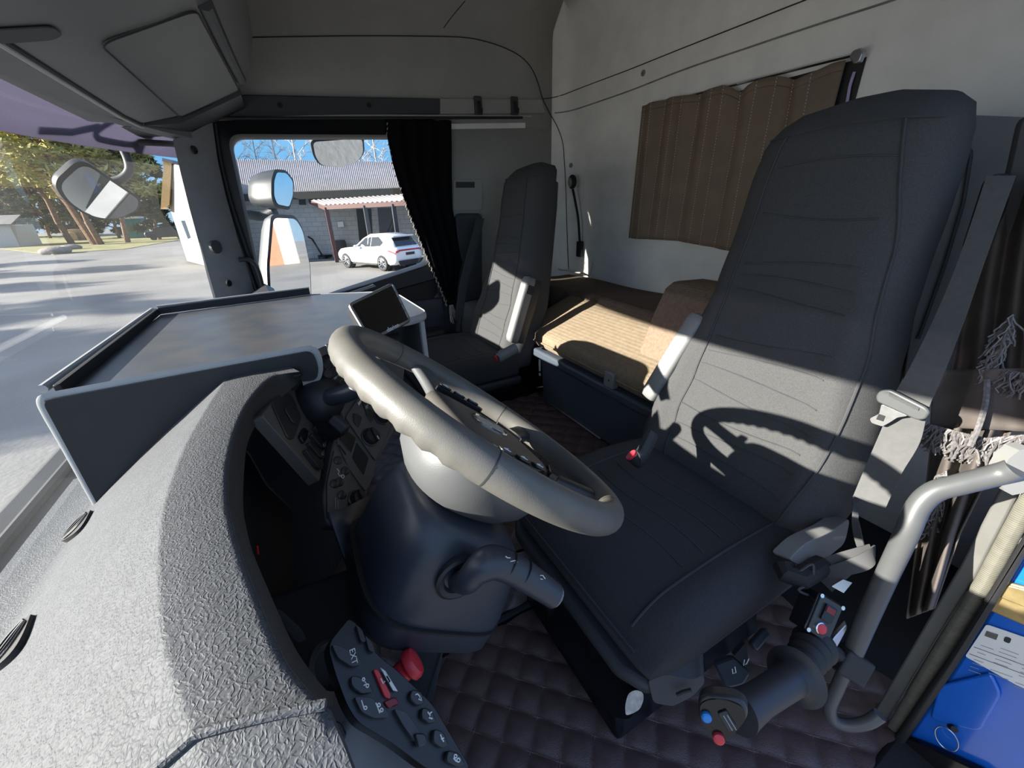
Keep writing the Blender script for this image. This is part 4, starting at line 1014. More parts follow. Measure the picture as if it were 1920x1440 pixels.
rows = [bl(1600, 930, 1608, 958, -.80), bl(1598, 985, 1612, 985, -.78), bl(1612, 1035, 1624, 1030, -.76), bl(1640, 1050, 1640, 1022, -.74), bl(1625, 1070, 1600, 1045, -.72), bl(1560, 1085, 1530, 1070, -.70)]
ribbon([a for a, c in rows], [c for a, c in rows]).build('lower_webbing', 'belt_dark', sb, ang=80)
rows = [bl(1630, 1020, 1640, 1045, -.75), bl(1560, 1040, 1600, 1075, -.72), bl(1510, 1060, 1560, 1110, -.70)]
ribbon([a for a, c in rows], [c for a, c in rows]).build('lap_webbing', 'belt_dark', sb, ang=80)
lat = [hy(x, y, -.838) for x, y in ((1645, 742), (1652, 731), (1672, 728), (1741, 763), (1747, 772), (1738, 785), (1722, 786), (1648, 752))]
la = MB().prism(round2(lat, .006), (0, .008, 0)).build('latch_plate', 'rail_grey', sb, bevel=.003, seg=3)
MB().prism(round2([hy(x, y, -.834) for x, y in ((1654, 757), (1704, 779), (1684, 782), (1672, 790), (1656, 799), (1635, 792), (1632, 784), (1650, 775))], .003), (0, .003, 0)).build('latch_tongue', 'satin', la, bevel=.001)
MB().prism([hy(x, y, -.8305) for x, y in ((1648, 776), (1660, 780), (1656, 790), (1643, 786))], (0, .0008, 0)).build('latch_slot', 'soot', la)
MB().prism([hy(x, y, -.829) for x, y in ((1668, 737), (1724, 765), (1722, 770), (1666, 742))], (0, .001, 0)).build('belt_slot', 'belt_dark', la)
pb = thing('seat_belt', (2.1, -.75, -.5), 'dark seat belt hanging beside the passenger seat at the far door', 'seat belt')
rows = [(hx(x, y, 2.06), V((0, .024, .0))) for x, y in ((900, 410), (893, 440), (882, 480), (868, 540), (860, 600))]
ribbon([a for a, c in rows], [c for a, c in rows]).build('webbing', 'belt_dark', pb)
MB().tube([hx(861, 596, 2.06), hx(858, 622, 2.04)], (.012, .03), 10).build('anchor', 'soot', pb)

# ================================================================== BUNK AREA
bx = thing('storage_box', (1.25, -.99, ZT), 'dark blue plastic storage box standing under the tan bunk cushion', 'storage box')
YF = -.932
xl, xr = 1.475, .74
MB().prism([V((xl, YF, -.63)), V((xl - .02, YF, ZT + .012)), V((xr, YF, ZT + .012)), V((xr, YF, -.63))], (0, -.60, 0)).build('box_body', 'box_blue', bx, bevel=.012, seg=3)
MB().box(WORLD, xr - .01, 1.66, -1.55, YF + .022, -.645, -.606).build('lid', 'box_blue', bx, bevel=.010, seg=3)
MB().tube([V((xl - .02, YF + .004, ZT + .02)), V((1.02, YF + .004, ZT + .02))], .0035, 6).build('base_strip', 'metal', bx)
MB().box(WORLD, 1.478, 1.486, YF - .004, YF + .003, -.72, -.66).build('white_catch', 'sticker', bx); MB().lathe(V((1.476, YF + .002, -.735)), (0, 1, 0), ((.008, 0), (.008, .003), (0, .003)), 12).build('white_plug', 'sticker', bx)
# tan front cushion: sloping wedge
fc = thing('bunk_cushion', (1.25, -1.05, -.60), 'tan woven bunk cushion in sunlight on top of the dark blue storage box', 'cushion')
prof = [(-.935, -.597), (-.918, -.565), (-.922, -.535), (-.945, -.518), (-1.02, -.488), (-1.12, -.445), (-1.22, -.408), (-1.26, -.42), (-1.27, -.59)]
rg = []
for x, k in ((1.665, .0), (1.66, .6), (1.645, .93), (1.62, 1), (1.4, 1), (1.2, 1), (1.0, 1), (.78, 1), (.765, .9)):
    rg.append([V((x, y, lerp(-.585, z, k) if z > -.585 else z)) for y, z in prof])
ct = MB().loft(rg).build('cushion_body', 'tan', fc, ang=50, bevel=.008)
MB().tube([V((x, -.915, -.566)) for x in (1.65, 1.5, 1.2, .9, .77)], .004, 6).build('piping', 'tan', fc)
MB().box(WORLD, .955, 1.005, -.935, -.905, -.606, -.545).build('corner_strap', 'armrest', fc, bevel=.005)
MB().lathe(V((.975, -.905, -.575)), (0, 1, 0), ((.003, 0), (.003, .002), (0, .002)), 10).build('rivet', 'soot', fc)
# dark mattress behind, with scalloped edge
mt = thing('bunk_mattress', (1.4, -1.4, -.55), 'dark brown bunk mattress lying along the rear wall behind the tan cushion', 'mattress')
P = []
for i in range(61):
    x = lerp(2.10, .4, i / 60); row = []
    for j in range(25):
        t = j / 24; y = lerp(-1.20, -1.535, t)
        z = -.398 + .014 * abs(sin(x * 24)) * max(0, 1 - t * 5) - .06 * max(0, (.08 - t) / .08) ** 2 + .004 * sin(x * 9 + y * 14)
        row.append(V((x, y + .015 * abs(sin(x * 24)) * max(0, 1 - t * 6), z)))
    row = [row[0] + V((0, .005, -.18))] + row + [row[-1] + V((0, 0, -.18))]
    P.append(row)
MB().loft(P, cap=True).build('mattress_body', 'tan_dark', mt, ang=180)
MB().box(WORLD, .4, 2.09, -1.53, -1.22, -.86, -.575).build('bunk_base', 'charcoal', mt)
MB().tube(smooth_path([V((x, -1.505 + .006 * sin(x * 22), -.376 + .007 * abs(sin(x * 22)))) for x in [2.17 - .04 * k for k in range(9)]] + [hy(1109, 505, -1.54), hy(1111, 492, -1.55)], 3), .004, 6).build('rear_piping', 'fringe_light', mt)
bol = thing('bunk_bolster', (.95, -1.02, -.48), 'small brown woven bolster cushion behind the driver armrest', 'cushion')
rg = []
for x, k in ((.985, .7), (.97, .94), (.94, 1), (.8, 1), (.66, 1), (.64, .9)):
    rg.append([V((x, lerp(-1.22, y, k), lerp(-.40, z, k))) for y, z in ((-1.00, -.545), (-1.03, -.46), (-1.075, -.35), (-1.12, -.262), (-1.15, -.246), (-1.29, -.252), (-1.32, -.30), (-1.32, -.545))])
MB().loft(rg).build('bolster_body', 'tan_brown', bol, bevel=.02, seg=3, ang=50)

# ------------------------------------------------------------------ brown rear window curtain
cur = thing('rear_window_curtain', (1.2, YB + .02, -.16), 'brown pleated curtain with pale vertical stitching hanging on the rear wall', 'curtain')
def fold(x):
    return .010 * sin(x * 38) + .006 * sin(x * 71 + 1.3)
x0c, x1c = 1.578, .785
def sag(x):  # fabric sags between the clips
    u = (x0c - x) / (x0c - x1c)
    s = 0
    for c, wd, a in ((.60, .055, .028), (.86, .075, .034)): s += a * math.exp(-((u - c) / wd) ** 2)
    return s
def ctop(x): return lerp(.402, .366, (x0c - x) / (x0c - x1c)) + .004 * sin(x * 23) - sag(x)
def cbot(x): return lerp(-.152, -.185, (x0c - x) / (x0c - x1c)) + .006 * sin(x * 11)
def cpt(x, t, h=0):
    u = (x0c - x) / (x0c - x1c); xx = x + (1 - t) * -.0 + .012 * (1 - t) * (0 if u > .5 else 1) * (1 - u)
    return V((xx, YB + .028 + h + fold(x) * (.5 + .5 * t) + 1.1 * sag(x) * max(0, t - .75) * 4 * .35, lerp(cbot(x), ctop(x), t)))
P = [[cpt(lerp(x0c, x1c, i / 140), j / 26) for j in range(27)] for i in range(141)]
co = MB().grid(P).build('curtain_cloth', 'brown', cur, ang=180, solid=.002)
for k, u in enumerate((.02, .085, .155, .225, .29, .37, .455, .52, .60, .68, .76, .835, .905)):
    x = lerp(x0c, x1c, u)
    st_ = MB()
    for m in range(58):
        a, c = m / 58 + .004, m / 58 + .012; st_.tube([cpt(x, a, .0025), cpt(x, c, .0025)], .0009 if m % 2 else .0012, 4)
    st_.build('stitch_line', 'thread', co)
hm = MB(); hm.tube([cpt(lerp(x0c, x1c, i / 60), .955, .002) for i in range(61)], .0009, 4); hm.build('top_hem', 'tan_dark', co)
rod = MB(); rod.tube([V((1.585, YB + .014, .395)), V((.765, YB + .014, .372))], .005, 8); rod.build('curtain_rod', 'chrome', cur)
rod = MB(); rod.prism(round2([hy(x, y, YB + .012) for x, y in ((1598, 108), (1605, 96), (1622, 90), (1625, 100), (1618, 118), (1606, 122))], .006), (0, .02, 0)); rod.build('rod_bracket', 'metal', cur, bevel=.003)
# rear window behind the curtain: a dark frame with a lilac-tinted sliver of glass
wr = struct(MB().box(WORLD, .742, 1.575, YB + .0025, YB + .006, -.13, .36).build('window_3', 'rubber'))
MB().tube(smooth_path([hy(1602, 135, YB + .012), hy(1594, 160, YB + .013), hy(1590, 182, YB + .013), hy(1584, 215, YB + .013)], 5), .004, 8).build('glass_edge', 'lilac_edge', wr)

# ------------------------------------------------------------------ black passenger curtain
pc = thing('door_curtain', (2.14, -.75, .36), 'black curtain with beaded edge drawn back and tied by the passenger window', 'curtain')
Le = [(724, 221), (727, 258), (736, 305), (751, 355), (767, 400), (783, 440), (800, 480), (815, 515), (828, 545), (838, 572)]
Re = [(847, 226), (848, 270), (848, 330), (849, 390), (856, 430), (864, 470), (870, 492), (862, 520), (854, 548), (850, 574)]
P = []
NI = 54
for i in range(NI + 1):
    t = i / NI * 9; k = min(int(t), 8); u = t - k; row = []
    lx, ly = lerp(Le[k][0], Le[k + 1][0], u), lerp(Le[k][1], Le[k + 1][1], u); rx, ry = lerp(Re[k][0], Re[k + 1][0], u), lerp(Re[k][1], Re[k + 1][1], u)
    for j in range(49):
        s = j / 48; p = hx(lerp(lx, rx, s), lerp(ly, ry, s), 2.172); p.x += .010 * sin(s * 26 + .5 * sin(i * .2)) * (1 - .3 * i / NI); row.append(p)
    P.append(row)
pco = MB().grid(P).build('curtain_cloth', 'black_cloth', pc, ang=180, solid=.002)
eg = MB()
for i in range(2, 110):
    t = i / 110 * NI; k = int(t); p = P[k][0].lerp(P[min(k + 1, NI)][0], t - k) + V((-.004, .004 * sin(i * 1.7), 0)); q = p + V((-.004, .005, -.010))
    if i > 40 or i % 3 == 0: eg.tube([p, q], .0028 if i > 40 else .0018, 5)
eg.build('beaded_edge', 'fringe_light', pco)
tl = MB(); c_ = hx(846, 575, 2.15)
for k in range(26):
    a = random.uniform(-1, 1); tl.tube(smooth_path([c_ + V((0, .012 * a, .01)), c_ + V((-.01, .02 * a, -.03)), c_ + V((random.uniform(-.02, .01), .03 * a - .01, -.07 - .03 * random.random()))], 3), .0022, 4)
tl.build('tassel', 'fringe_light', pco)
MB().tube(smooth_path([hx(830, 548, 2.11), hx(845, 566, 2.10), hx(864, 560, 2.13)], 4), .008, 8).build('tie_band', 'black_cloth', pco)
MB().tube([V((2.165, .25, .345)), V((2.165, -1.25, .435))], .006, 8).build('curtain_track', 'rubber', pc)

# ------------------------------------------------------------------ driver side curtain on the B pillar
dc = thing('door_curtain', (.10, -.98, -.3), 'taupe curtain with fringed tie band beside the driver seat belt', 'curtain')
def sheet(name, Ls, Rs, dl, dr, n, amp, m, nf):
    P = []
    for i in range(n + 1):
        t = i / n * (len(Ls) - 1); k = min(int(t), len(Ls) - 2); u = t - k; row = []
        for j in range(41):
            s = j / 40
            x = lerp(lerp(Ls[k][0], Ls[k + 1][0], u), lerp(Rs[k][0], Rs[k + 1][0], u), s); y = lerp(lerp(Ls[k][1], Ls[k + 1][1], u), lerp(Rs[k][1], Rs[k + 1][1], u), s)
            d = lerp(dl, dr, s) + amp * sin(s * nf + .6 * sin(i * .15)); row.append(pd(x, y, d))
        P.append(row)
    return MB().grid(P).build(name, m, dc, ang=180, solid=.002), P
up, PU = sheet('upper_cloth', [(1856, 330), (1835, 430), (1808, 560), (1785, 690), (1760, 730)], [(1990, 330), (1975, 430), (1960, 560), (1945, 690), (1930, 760)], .74, .60, 30, .012, 'taupe', 17)
bd, PB_ = sheet('tie_band', [(1754, 694), (1748, 740), (1744, 800)], [(1935, 690), (1940, 740), (1945, 810)], .70, .58, 14, .008, 'taupe', 9)
lw, PL = sheet('lower_cloth', [(1750, 790), (1738, 900), (1720, 1010), (1700, 1160)], [(1900, 800), (1850, 900), (1800, 1000), (1752, 1140)], .715, .62, 34, .016, 'taupe', 15)
def fringe(name, path, m, L, n, par):
    f_ = MB()
    for k in range(n):
        t = k / n * (len(path) - 1); i = min(int(t), len(path) - 2); p = path[i].lerp(path[i + 1], t - i)
        pts = [p]; 
        for s in range(5): pts.append(pts[-1] + V((random.uniform(-.006, .006), random.uniform(-.006, .006), -L / 5 + random.uniform(-.003, .003))))
        f_.tube(pts, .0014, 4)
    return f_.build(name, m, par)
fringe('fringe', [pd(x, y, d - .012) for x, y, d in ((1742, 795, .70), (1790, 808, .67), (1850, 822, .635), (1925, 815, .60))], 'fringe', .045, 170, bd)
fringe('fringe', [pd(x, y, d - .012) for x, y, d in ((1900, 590, .62), (1880, 640, .63), (1862, 690, .64), (1925, 700, .60))], 'fringe', .035, 120, up)
fringe('fringe', [pd(x, y, d - .014) for x, y, d in ((1775, 880, .68), (1765, 930, .68), (1750, 985, .685))], 'fringe', .03, 60, lw)
MB().tube(smooth_path([pd(1851, 712, .625), pd(1848, 755, .622), pd(1835, 800, .622), pd(1818, 838, .62)], 5), .004, 6).build('cord', 'fringe', bd)

# grey corner lining panel behind the driver seat and belt anchor column
b = MB(); b.prism(round2([hy(x, y, -1.42) for x, y in ((1786, 214), (1915, 219), (2010, 222), (2010, 720), (1690, 720), (1740, 420))], .01), (0, -.13, 0)); struct(b.build('trim_19', 'lining_grey', bevel=.01))
b = MB(); b.tube(round2([hy(x, y, -1.417) for x, y in ((1750, 272), (1822, 278), (1806, 380), (1770, 500), (1720, 640))], .015), .004, 6); struct(b.build('trim_20', 'charcoal'))
b = MB(); b.prism(round2([hy(x, y, -1.12) for x, y in ((1905, 215), (2000, 215), (2000, 760), (1790, 760), (1822, 500), (1880, 330))], .02), (0, -.06, 0)); struct(b.build('trim_21', 'charcoal', bevel=.012))
b = MB(); b.prism(round2([hy(x, y, -1.06) for x, y in ((1842, 338), (1872, 322), (1884, 336), (1868, 400), (1840, 455), (1800, 470))], .02), (0, -.05, 0))
gh = b.build('belt_guide', 'dark', base=hy(1850, 400, -1.06), bevel=.008, seg=3); tag(gh, 'dark belt height guide on the pillar above the driver seat belt', 'belt guide')

# ------------------------------------------------------------------ gooseneck reading lamp
gl = thing('gooseneck_lamp', hy(1088, 468, YB + .02), 'black gooseneck reading lamp on the rear wall left of the brown curtain', 'lamp')
MB().box(Fr(hy(1087, 467, YB + .018), (1, 0, 0), (0, 0, 1)), -.022, .022, -.045, .045, -.012, .012).build('lamp_base', 'soot', gl, bevel=.006)
MB().tube(smooth_path([hy(1087, 455, YB + .024), hy(1084, 410, YB + .03), hy(1079, 380, YB + .035), hy(1074, 355, YB + .04)], 6), .007, 8).build('gooseneck', 'soot', gl)
hd = MB().ell(Fr(hy(1073, 341, YB + .042), (1, 0, 0), (0, 0, 1)), .030, .038, .022, 16, 10).build('lamp_head', 'soot', gl)
MB().ell(Fr(hy(1069, 342, YB + .058), (1, 0, 0), (0, 0, 1)), .018, .026, .010, 14, 8).build('lamp_lens', 'armrest', hd)

# ------------------------------------------------------------------ grab rail at the driver doorway
gr = thing('grab_rail', (.105, -.70, -.80), 'grey tubular grab rail standing in the driver doorway', 'grab rail')
rp = [pd(1905, 878, .53), pd(1870, 890, .545), pd(1800, 908, .565), pd(1752, 922, .58), pd(1722, 950, .59), pd(1700, 1000, .60), pd(1660, 1085, .635), pd(1615, 1185, .67), pd(1585, 1255, .70)]
MB().tube(smooth_path(rp, 6), .0145, 18).build('rail_tube', 'rail_grey', gr)
MB().tube([pd(1888, 872, .55), pd(1915, 885, .53)], (.02, .035), 12).build('pillar_bracket', 'armrest', gr)
lp = [pd(1585, 1255, .70), pd(1570, 1290, .715), pd(1556, 1325, .73), pd(1563, 1350, .735), pd(1590, 1360, .725), pd(1625, 1355, .71), pd(1650, 1340, .70)]
MB().tube(smooth_path(lp, 6), .0105, 14).build('lower_tube', 'rail_grey', gr)
MB().box(Fr(pd(1588, 1240, .69), rt * .85 + dn * .5, rt * -.5 + dn * .85), -.026, .026, -.022, .022, -.022, .022).build('clamp_block', 'rubber', gr, bevel=.004)

# ------------------------------------------------------------------ joystick lever
js = thing('joystick_lever', pd(1515, 1222, .66), 'dark hand lever with blue and red thumb buttons beside the driver seat', 'control lever')
h0, h1 = pd(1492, 1268, .615), pd(1395, 1330, .535)
d = (h1 - h0)
L = d.length
MB().lathe(h0, d, ((.018, -.03), (.022, -.012), (.026, -.006), (.040, -.003), (.042, .001), (.036, .004), (.026, .008), (.0235, .02), (.0225, L * .4), (.0215, L * .75), (.024, L * .98), (.026, L * 1.1)), 28).build('grip', 'dark', js, ang=60)
fp = [(1308, 1312), (1330, 1304), (1372, 1308), (1398, 1322), (1404, 1345), (1390, 1366), (1372, 1384), (1345, 1397), (1330, 1385), (1308, 1345)]
hc = pd(1356, 1346, .505)
face = round2([pd(x, y, lerp(.515, .498, (x - 1308) / 96)) for x, y in fp], .008)
hd = MB().prism(face, V((.011, -.020, -.008))).build('grip_head', 'button', js, bevel=.006, seg=3)
nface = (face[8] - face[0]).cross(face[20] - face[0]).normalized(); nface = nface if nface.dot(hc) < 0 else -nface
def onhead(x, y, h=0): 
    r = ray(x, y); return r * (face[0].dot(nface) / r.dot(nface)) + nface * h
hd2 = MB().prism(round2([onhead(x, y, .001) for x, y in ((1312, 1316), (1332, 1308), (1370, 1312), (1394, 1324), (1398, 1344), (1385, 1362), (1368, 1380), (1346, 1392), (1334, 1382), (1312, 1344))], .008), nface * .002).build('thumb_plate', 'gloss', hd)
for (x, y, m_, r_) in ((1323, 1339, 'blue_plastic', .0062), (1346, 1379, 'red_plastic', .0068)):
    MB().lathe(onhead(x, y, .003), nface, ((r_, 0), (r_, .004), (r_ * .7, .0055), (0, .0058)), 18).build('thumb_button', m_, hd2)
MB().prism(round2([onhead(x, y, .003) for x, y in ((1344, 1332), (1360, 1326), (1380, 1358), (1364, 1366))], .002), nface * .003).build('thumb_wheel', 'dark', hd2, bevel=.001)
for k in (0, 1): MB().tube([onhead(1354 + 7 * k, 1334 + k * -1, .0062), onhead(1371 + 7 * k, 1362 - k, .0062)], .0006, 5).build('wheel_mark', 'grey_ink', hd2)
# rubber bellows and mount
bl0, bl1 = pd(1500, 1252, .62), pd(1530, 1205, .665)
dd = bl1 - bl0; pr = []
for k in range(9): t = k / 8; pr.append((lerp(.020, .030, t) + (.004 if k % 2 else 0), dd.length * t))
MB().lathe(bl0, dd, pr, 24).build('bellows', 'rubber', js)
MB().prism(round2([pd(x, y, d) for x, y, d in ((1530, 1258, .64), (1545, 1225, .65), (1565, 1195, .66), (1588, 1170, .67), (1588, 1180, .67), (1572, 1210, .66), (1548, 1240, .65), (1538, 1262, .64))], .004), (.006, -.006, 0)).build('mount_bracket', 'metal', js, bevel=.001)
MB().tube([pd(1556, 1215, .675), pd(1588, 1240, .69)], .012, 10).build('mount_arm', 'soot', js)

# ------------------------------------------------------------------ switch box above the lever
sx = thing('switch_box', pd(1552, 1150, .66), 'small black switch box with red button clipped to the grab rail', 'switch box')
q = [pd(1536, 1110, .655), pd(1580, 1136, .655), pd(1549, 1208, .645), pd(1508, 1180, .645)]
f_ = Fr(q[0], q[1] - q[0], q[3] - q[0]); nn = f_.w if f_.w.dot(q[0]) < 0 else -f_.w
MB().prism(round2(q, .004), nn * -.035).build('box_body', 'gloss', sx, bevel=.002)
def onb(u, v, h=0): return q[0].lerp(q[1], u).lerp(q[3].lerp(q[2], u), v) + nn * h
MB().prism(round2([onb(u, v, .0) for u, v in ((.04, .03), (.96, .03), (.96, .97), (.04, .97))], .003), nn * .004).build('lid', 'button', sx, bevel=.001)
for u, v in ((.06, .05), (.94, .05), (.06, .95), (.94, .95)): MB().lathe(onb(u, v, .004), nn, ((.0035, 0), (.0035, .0012), (.001, .0012), (0, .0006)), 12).build('lid_screw', 'chrome', sx)
rs = MB().prism([onb(u, v, .004) for u, v in ((.28, .16), (.72, .16), (.72, .56), (.28, .56))], nn * .004).build('rocker_switch', 'gloss', sx, bevel=.001)
MB().prism([onb(u, v, .008) for u, v in ((.32, .20), (.66, .20), (.66, .34), (.32, .34))], nn * .0008).build('red_lens', 'red_dark', rs)
bt = MB().lathe(onb(.46, .76, .004), nn, ((.0098, 0), (.0098, .003), (.0085, .004), (.0082, .003)), 24).build('button_bezel', 'chrome', sx)
MB().lathe(onb(.46, .76, .004), nn, ((.0082, 0), (.0082, .004), (.006, .0055), (0, .0058)), 20).build('push_button', 'red_plastic', bt)
ts = [pd(1560, 1100, .66), pd(1580, 1088, .67), pd(1597, 1094, .67), pd(1582, 1112, .66)]
MB().prism(ts, (0, 0, .002)).build('label_tape', 'sticker', sx)

# ------------------------------------------------------------------ driver doorway: seals and blue body pillar
def vstrip(name, pts_top, pts_bot, x_t, m, th=.01, bev=.002):
    # pixel columns on the plane x = const, each strip its own depth
    a = [hx(*p, x_t) for p in pts_top]; c = [hx(*p, x_t) for p in pts_bot]
    b = MB(); b.prism([a[0], a[1], c[1], c[0]], (-th, 0, 0)); return b.build(name, m, bevel=bev)
def jamb(px_top, px_bot, y0): # vertical-ish strips behind the doorway, at depth y0
    return [hy(*px_top, y0), hy(*px_bot, y0)]
def jstrip(name, L, R, y0, m, th, bev=.003):
    b = MB(); n = len(L); P = [hy(x, y, y0) for x, y in L] + [hy(x, y, y0) for x, y in R][::-1]
    b.prism(P, (0, -th, 0)); return b.build(name, m, bevel=bev)
struct(jstrip('trim_22', [(1925, 855), (1880, 905), (1800, 1060), (1735, 1170), (1560, 1470)], [(1960, 855), (1905, 935), (1830, 1080), (1760, 1190), (1585, 1480)], -.90, 'seal_grey', .02))
struct(jstrip('trim_23', [(1950, 870), (1897, 950), (1826, 1085), (1756, 1200), (1590, 1480)], [(1990, 880), (1932, 975), (1855, 1110), (1782, 1225), (1620, 1480)], -.885, 'seal', .025, .008))
struct(jstrip('trim_24', [(1990, 885), (1930, 985), (1852, 1112), (1775, 1236), (1610, 1480)], [(2060, 890), (1957, 985), (1868, 1130), (1790, 1255), (1638, 1480)], -.87, 'rubber', .02, .006))
bp = jstrip('blue_body_pillar', [(2020, 880), (1945, 1000), (1862, 1140), (1785, 1262), (1630, 1490)], [(2250, 1000), (2200, 1100), (2150, 1250), (2100, 1400), (2050, 1550)], -.895, 'truck_blue', .03, .004)
tag(bp, 'glossy blue painted door pillar of the truck body at lower right', 'body pillar')
PP = lambda x, y, h=0: hy(x, y, -.894 + h)
pr_ = MB().prism(round2([PP(x, y) for x, y in ((1762, 1282), (1860, 1258), (1880, 1300), (1840, 1370), (1745, 1345))], .012), (0, .006, 0)).build('raised_pad', 'truck_blue', bp, bevel=.004, seg=3)
lt = thing('door_latch_plate', PP(1900, 1120), 'weathered brass coloured latch plate on the blue pillar', 'latch plate')
MB().prism(round2([PP(x, y, .001) for x, y in ((1846, 1138), (1864, 1094), (1884, 1087), (1980, 1112), (1980, 1195))], .008), (0, .006, 0)).build('plate', 'brass', lt, bevel=.003)
MB().prism(round2([PP(x, y, .0065) for x, y in ((1874, 1118), (1888, 1094), (1980, 1118), (1980, 1160))], .005), (0, .004, 0)).build('latch_slot', 'brass', lt, bevel=.002)
stk = thing('data_sticker', PP(1870, 1225), 'white printed data sticker on the blue door pillar', 'sticker')
sq = [PP(x, y, .0015) for x, y in ((1850, 1170), (1990, 1218), (1985, 1320), (1905, 1283), (1810, 1230))]
spq = MB().prism(round2(sq, .004), (0, .0012, 0)).build('paper', 'sticker', stk)
MB().prism([PP(x, y, .003) for x, y in ((1850, 1183), (1872, 1190), (1868, 1200), (1846, 1192))], (0, .0004, 0)).build('stamp', 'seal', spq)
MB().prism(round2([PP(x, y, .003) for x, y in ((1885, 1193), (1897, 1197), (1893, 1207), (1881, 1202))], .003), (0, .0004, 0)).build('round_mark', 'dark', spq)
tx = MB()
for r_ in range(9):
    for c_i, (ox, ln) in enumerate(((0, 26), (34, 44), (84, 40))):
        if random.random() < .12: continue
        x = 1842 - r_ * 3.2 + ox; y = 1203 + r_ * 6.6 + ox * .36; l = ln * random.uniform(.5, .95)
        tx.tube([PP(x, y, .0029), PP(x + l, y + l * .36, .0029)], .0006, 4)
tx.build('print_lines', 'grey_ink', spq)
tx = MB()
for (xa, ya, xb, yb) in ((1826, 1213, 1960, 1262), (1818, 1226, 1950, 1276)): tx.tube([PP(xa, ya, .003), PP(xb, yb, .003)], .0005, 4)
tx.build('ruled_lines', 'dark', spq)
kr = thing('wire_ring', PP(1775, 1375), 'thin wire ring hanging on a peg of the blue pillar', 'ring')
MB().tube([PP(1775 + 22 * cos(a), 1385 + 20 * sin(a) + 12 * cos(a), .012) for a in [2 * pi * k / 24 for k in range(24)]], .0009, 6, loop=True).build('ring', 'metal', kr)
MB().tube([PP(1782, 1362, -.004), PP(1790, 1368, .014)], .005, 10).build('peg', 'soot', kr)
hn = thing('hinge_strap', PP(1760, 1420), 'dark strap hinge at the foot of the blue pillar', 'hinge')
MB().prism(round2([PP(x, y, .001) for x, y in ((1685, 1390), (1700, 1376), (1752, 1396), (1850, 1440), (1910, 1490), (1880, 1520), (1740, 1432))], .006), (0, .014, 0)).build('strap', 'gloss', hn, bevel=.004)
# sill
b = MB(); b.box(WORLD, -.05, .03, -.95, .40, ZF - .06, ZF + .01); struct(b.build('trim_25', 'rubber', bevel=.01))

# ================================================================== MIRRORS OUTSIDE THE CAB
def mplane(px, py, depth, n): 
    o = pd(px, py, depth); n = V(n).normalized()
    return lambda x, y, h=0: ray(x, y) * (o.dot(n) / ray(x, y).dot(n)) + n * h
def mirror(name, label, pix, depth, n, th, housing='charcoal', inset=.92, rnd=.03):
    """glass facing n, housing bulging the other way"""
    cx = sum(p[0] for p in pix) / len(pix); cy = sum(p[1] for p in pix) / len(pix)
    f = mplane(cx, cy, depth, n); n = V(n).normalized(); P = [f(x, y) for x, y in pix]; cen = sum(P, V()) / len(P)
    t = thing(name, cen, label, 'mirror'); R0 = round2(P, rnd, 6)
    sc_ = lambda k, h: [cen + (p - cen) * k - n * h for p in R0]
    MB().loft([sc_(.45, th), sc_(.78, th * .9), sc_(.97, th * .5), sc_(1.03, .012), sc_(1.03, -.004), sc_(.97, -.006)]).build('housing', housing, t, ang=60)
    MB().prism(sc_(inset, -.0085), n * .002).build('mirror_glass', 'mirror', t)
    return t
m1 = mirror('front_mirror', 'large rounded front mirror hanging outside the windscreen corner', [(100, 342), (150, 296), (262, 372), (258, 392), (215, 412), (165, 405), (120, 375)], 1.45, (-.62, -.55, -.55), .055, 'mirror_shell', .93, .04)
MB().tube(smooth_path([pd(222, 256, 1.45), pd(228, 272, 1.46), pd(240, 300, 1.48), pd(242, 320, 1.49), pd(228, 335, 1.49), pd(205, 342, 1.48)], 6), .0145, 12).build('mirror_arm', 'rail_grey', m1)
MB().tube([pd(214, 254, 1.44), pd(232, 266, 1.45)], .019, 12).build('arm_clamp', 'rubber', m1)
m2 = mirror('kerb_mirror', 'kerb mirror above the top edge of the passenger window', [(582, 262), (680, 255), (682, 285), (670, 302), (640, 312), (600, 309), (588, 292)], 2.24, (-.66, -.15, -.73), .07, 'charcoal', .95, .03)
MB().tube([pd(640, 266, 2.3), pd(650, 238, 2.3), pd(655, 200, 2.32), hx(657, 190, 2.235)], .03, 10).build('mirror_arm', 'rubber', m2)
m3 = mirror('wide_angle_mirror', 'small upper wide-angle mirror outside the passenger window', [(514, 318), (535, 320), (549, 338), (549, 368), (541, 393), (515, 388), (508, 370), (508, 338)], 2.12, (-.62, -.78, .02), .17, 'mirror_shell', .86, .02)
m4 = mirror('main_mirror', 'tall main mirror outside the passenger window below the small one', [(508, 404), (552, 406), (566, 430), (580, 500), (583, 590), (505, 600), (500, 500)], 2.12, (-.70, -.71, .02), .10, 'rail_grey', .95, .03)
MB().tube(smooth_path([pd(440, 400, 2.02), pd(465, 402, 2.12), pd(485, 405, 2.17), pd(500, 403, 2.18), pd(515, 396, 2.17)], 5), .026, 12).build('mirror_arm', 'rubber', m4)
# outer skin of the truck below the passenger window and below the windscreen
b = MB(); b.box(WORLD, 2.275, 2.31, -.85, .55, -1.5, -.47); struct(b.build('trim_28', 'truck_blue', bevel=.01))
b = MB(); b.box(WORLD, -.1, 2.3, .665, .70, -1.8, -.80); struct(b.build('trim_29', 'truck_blue', bevel=.01))

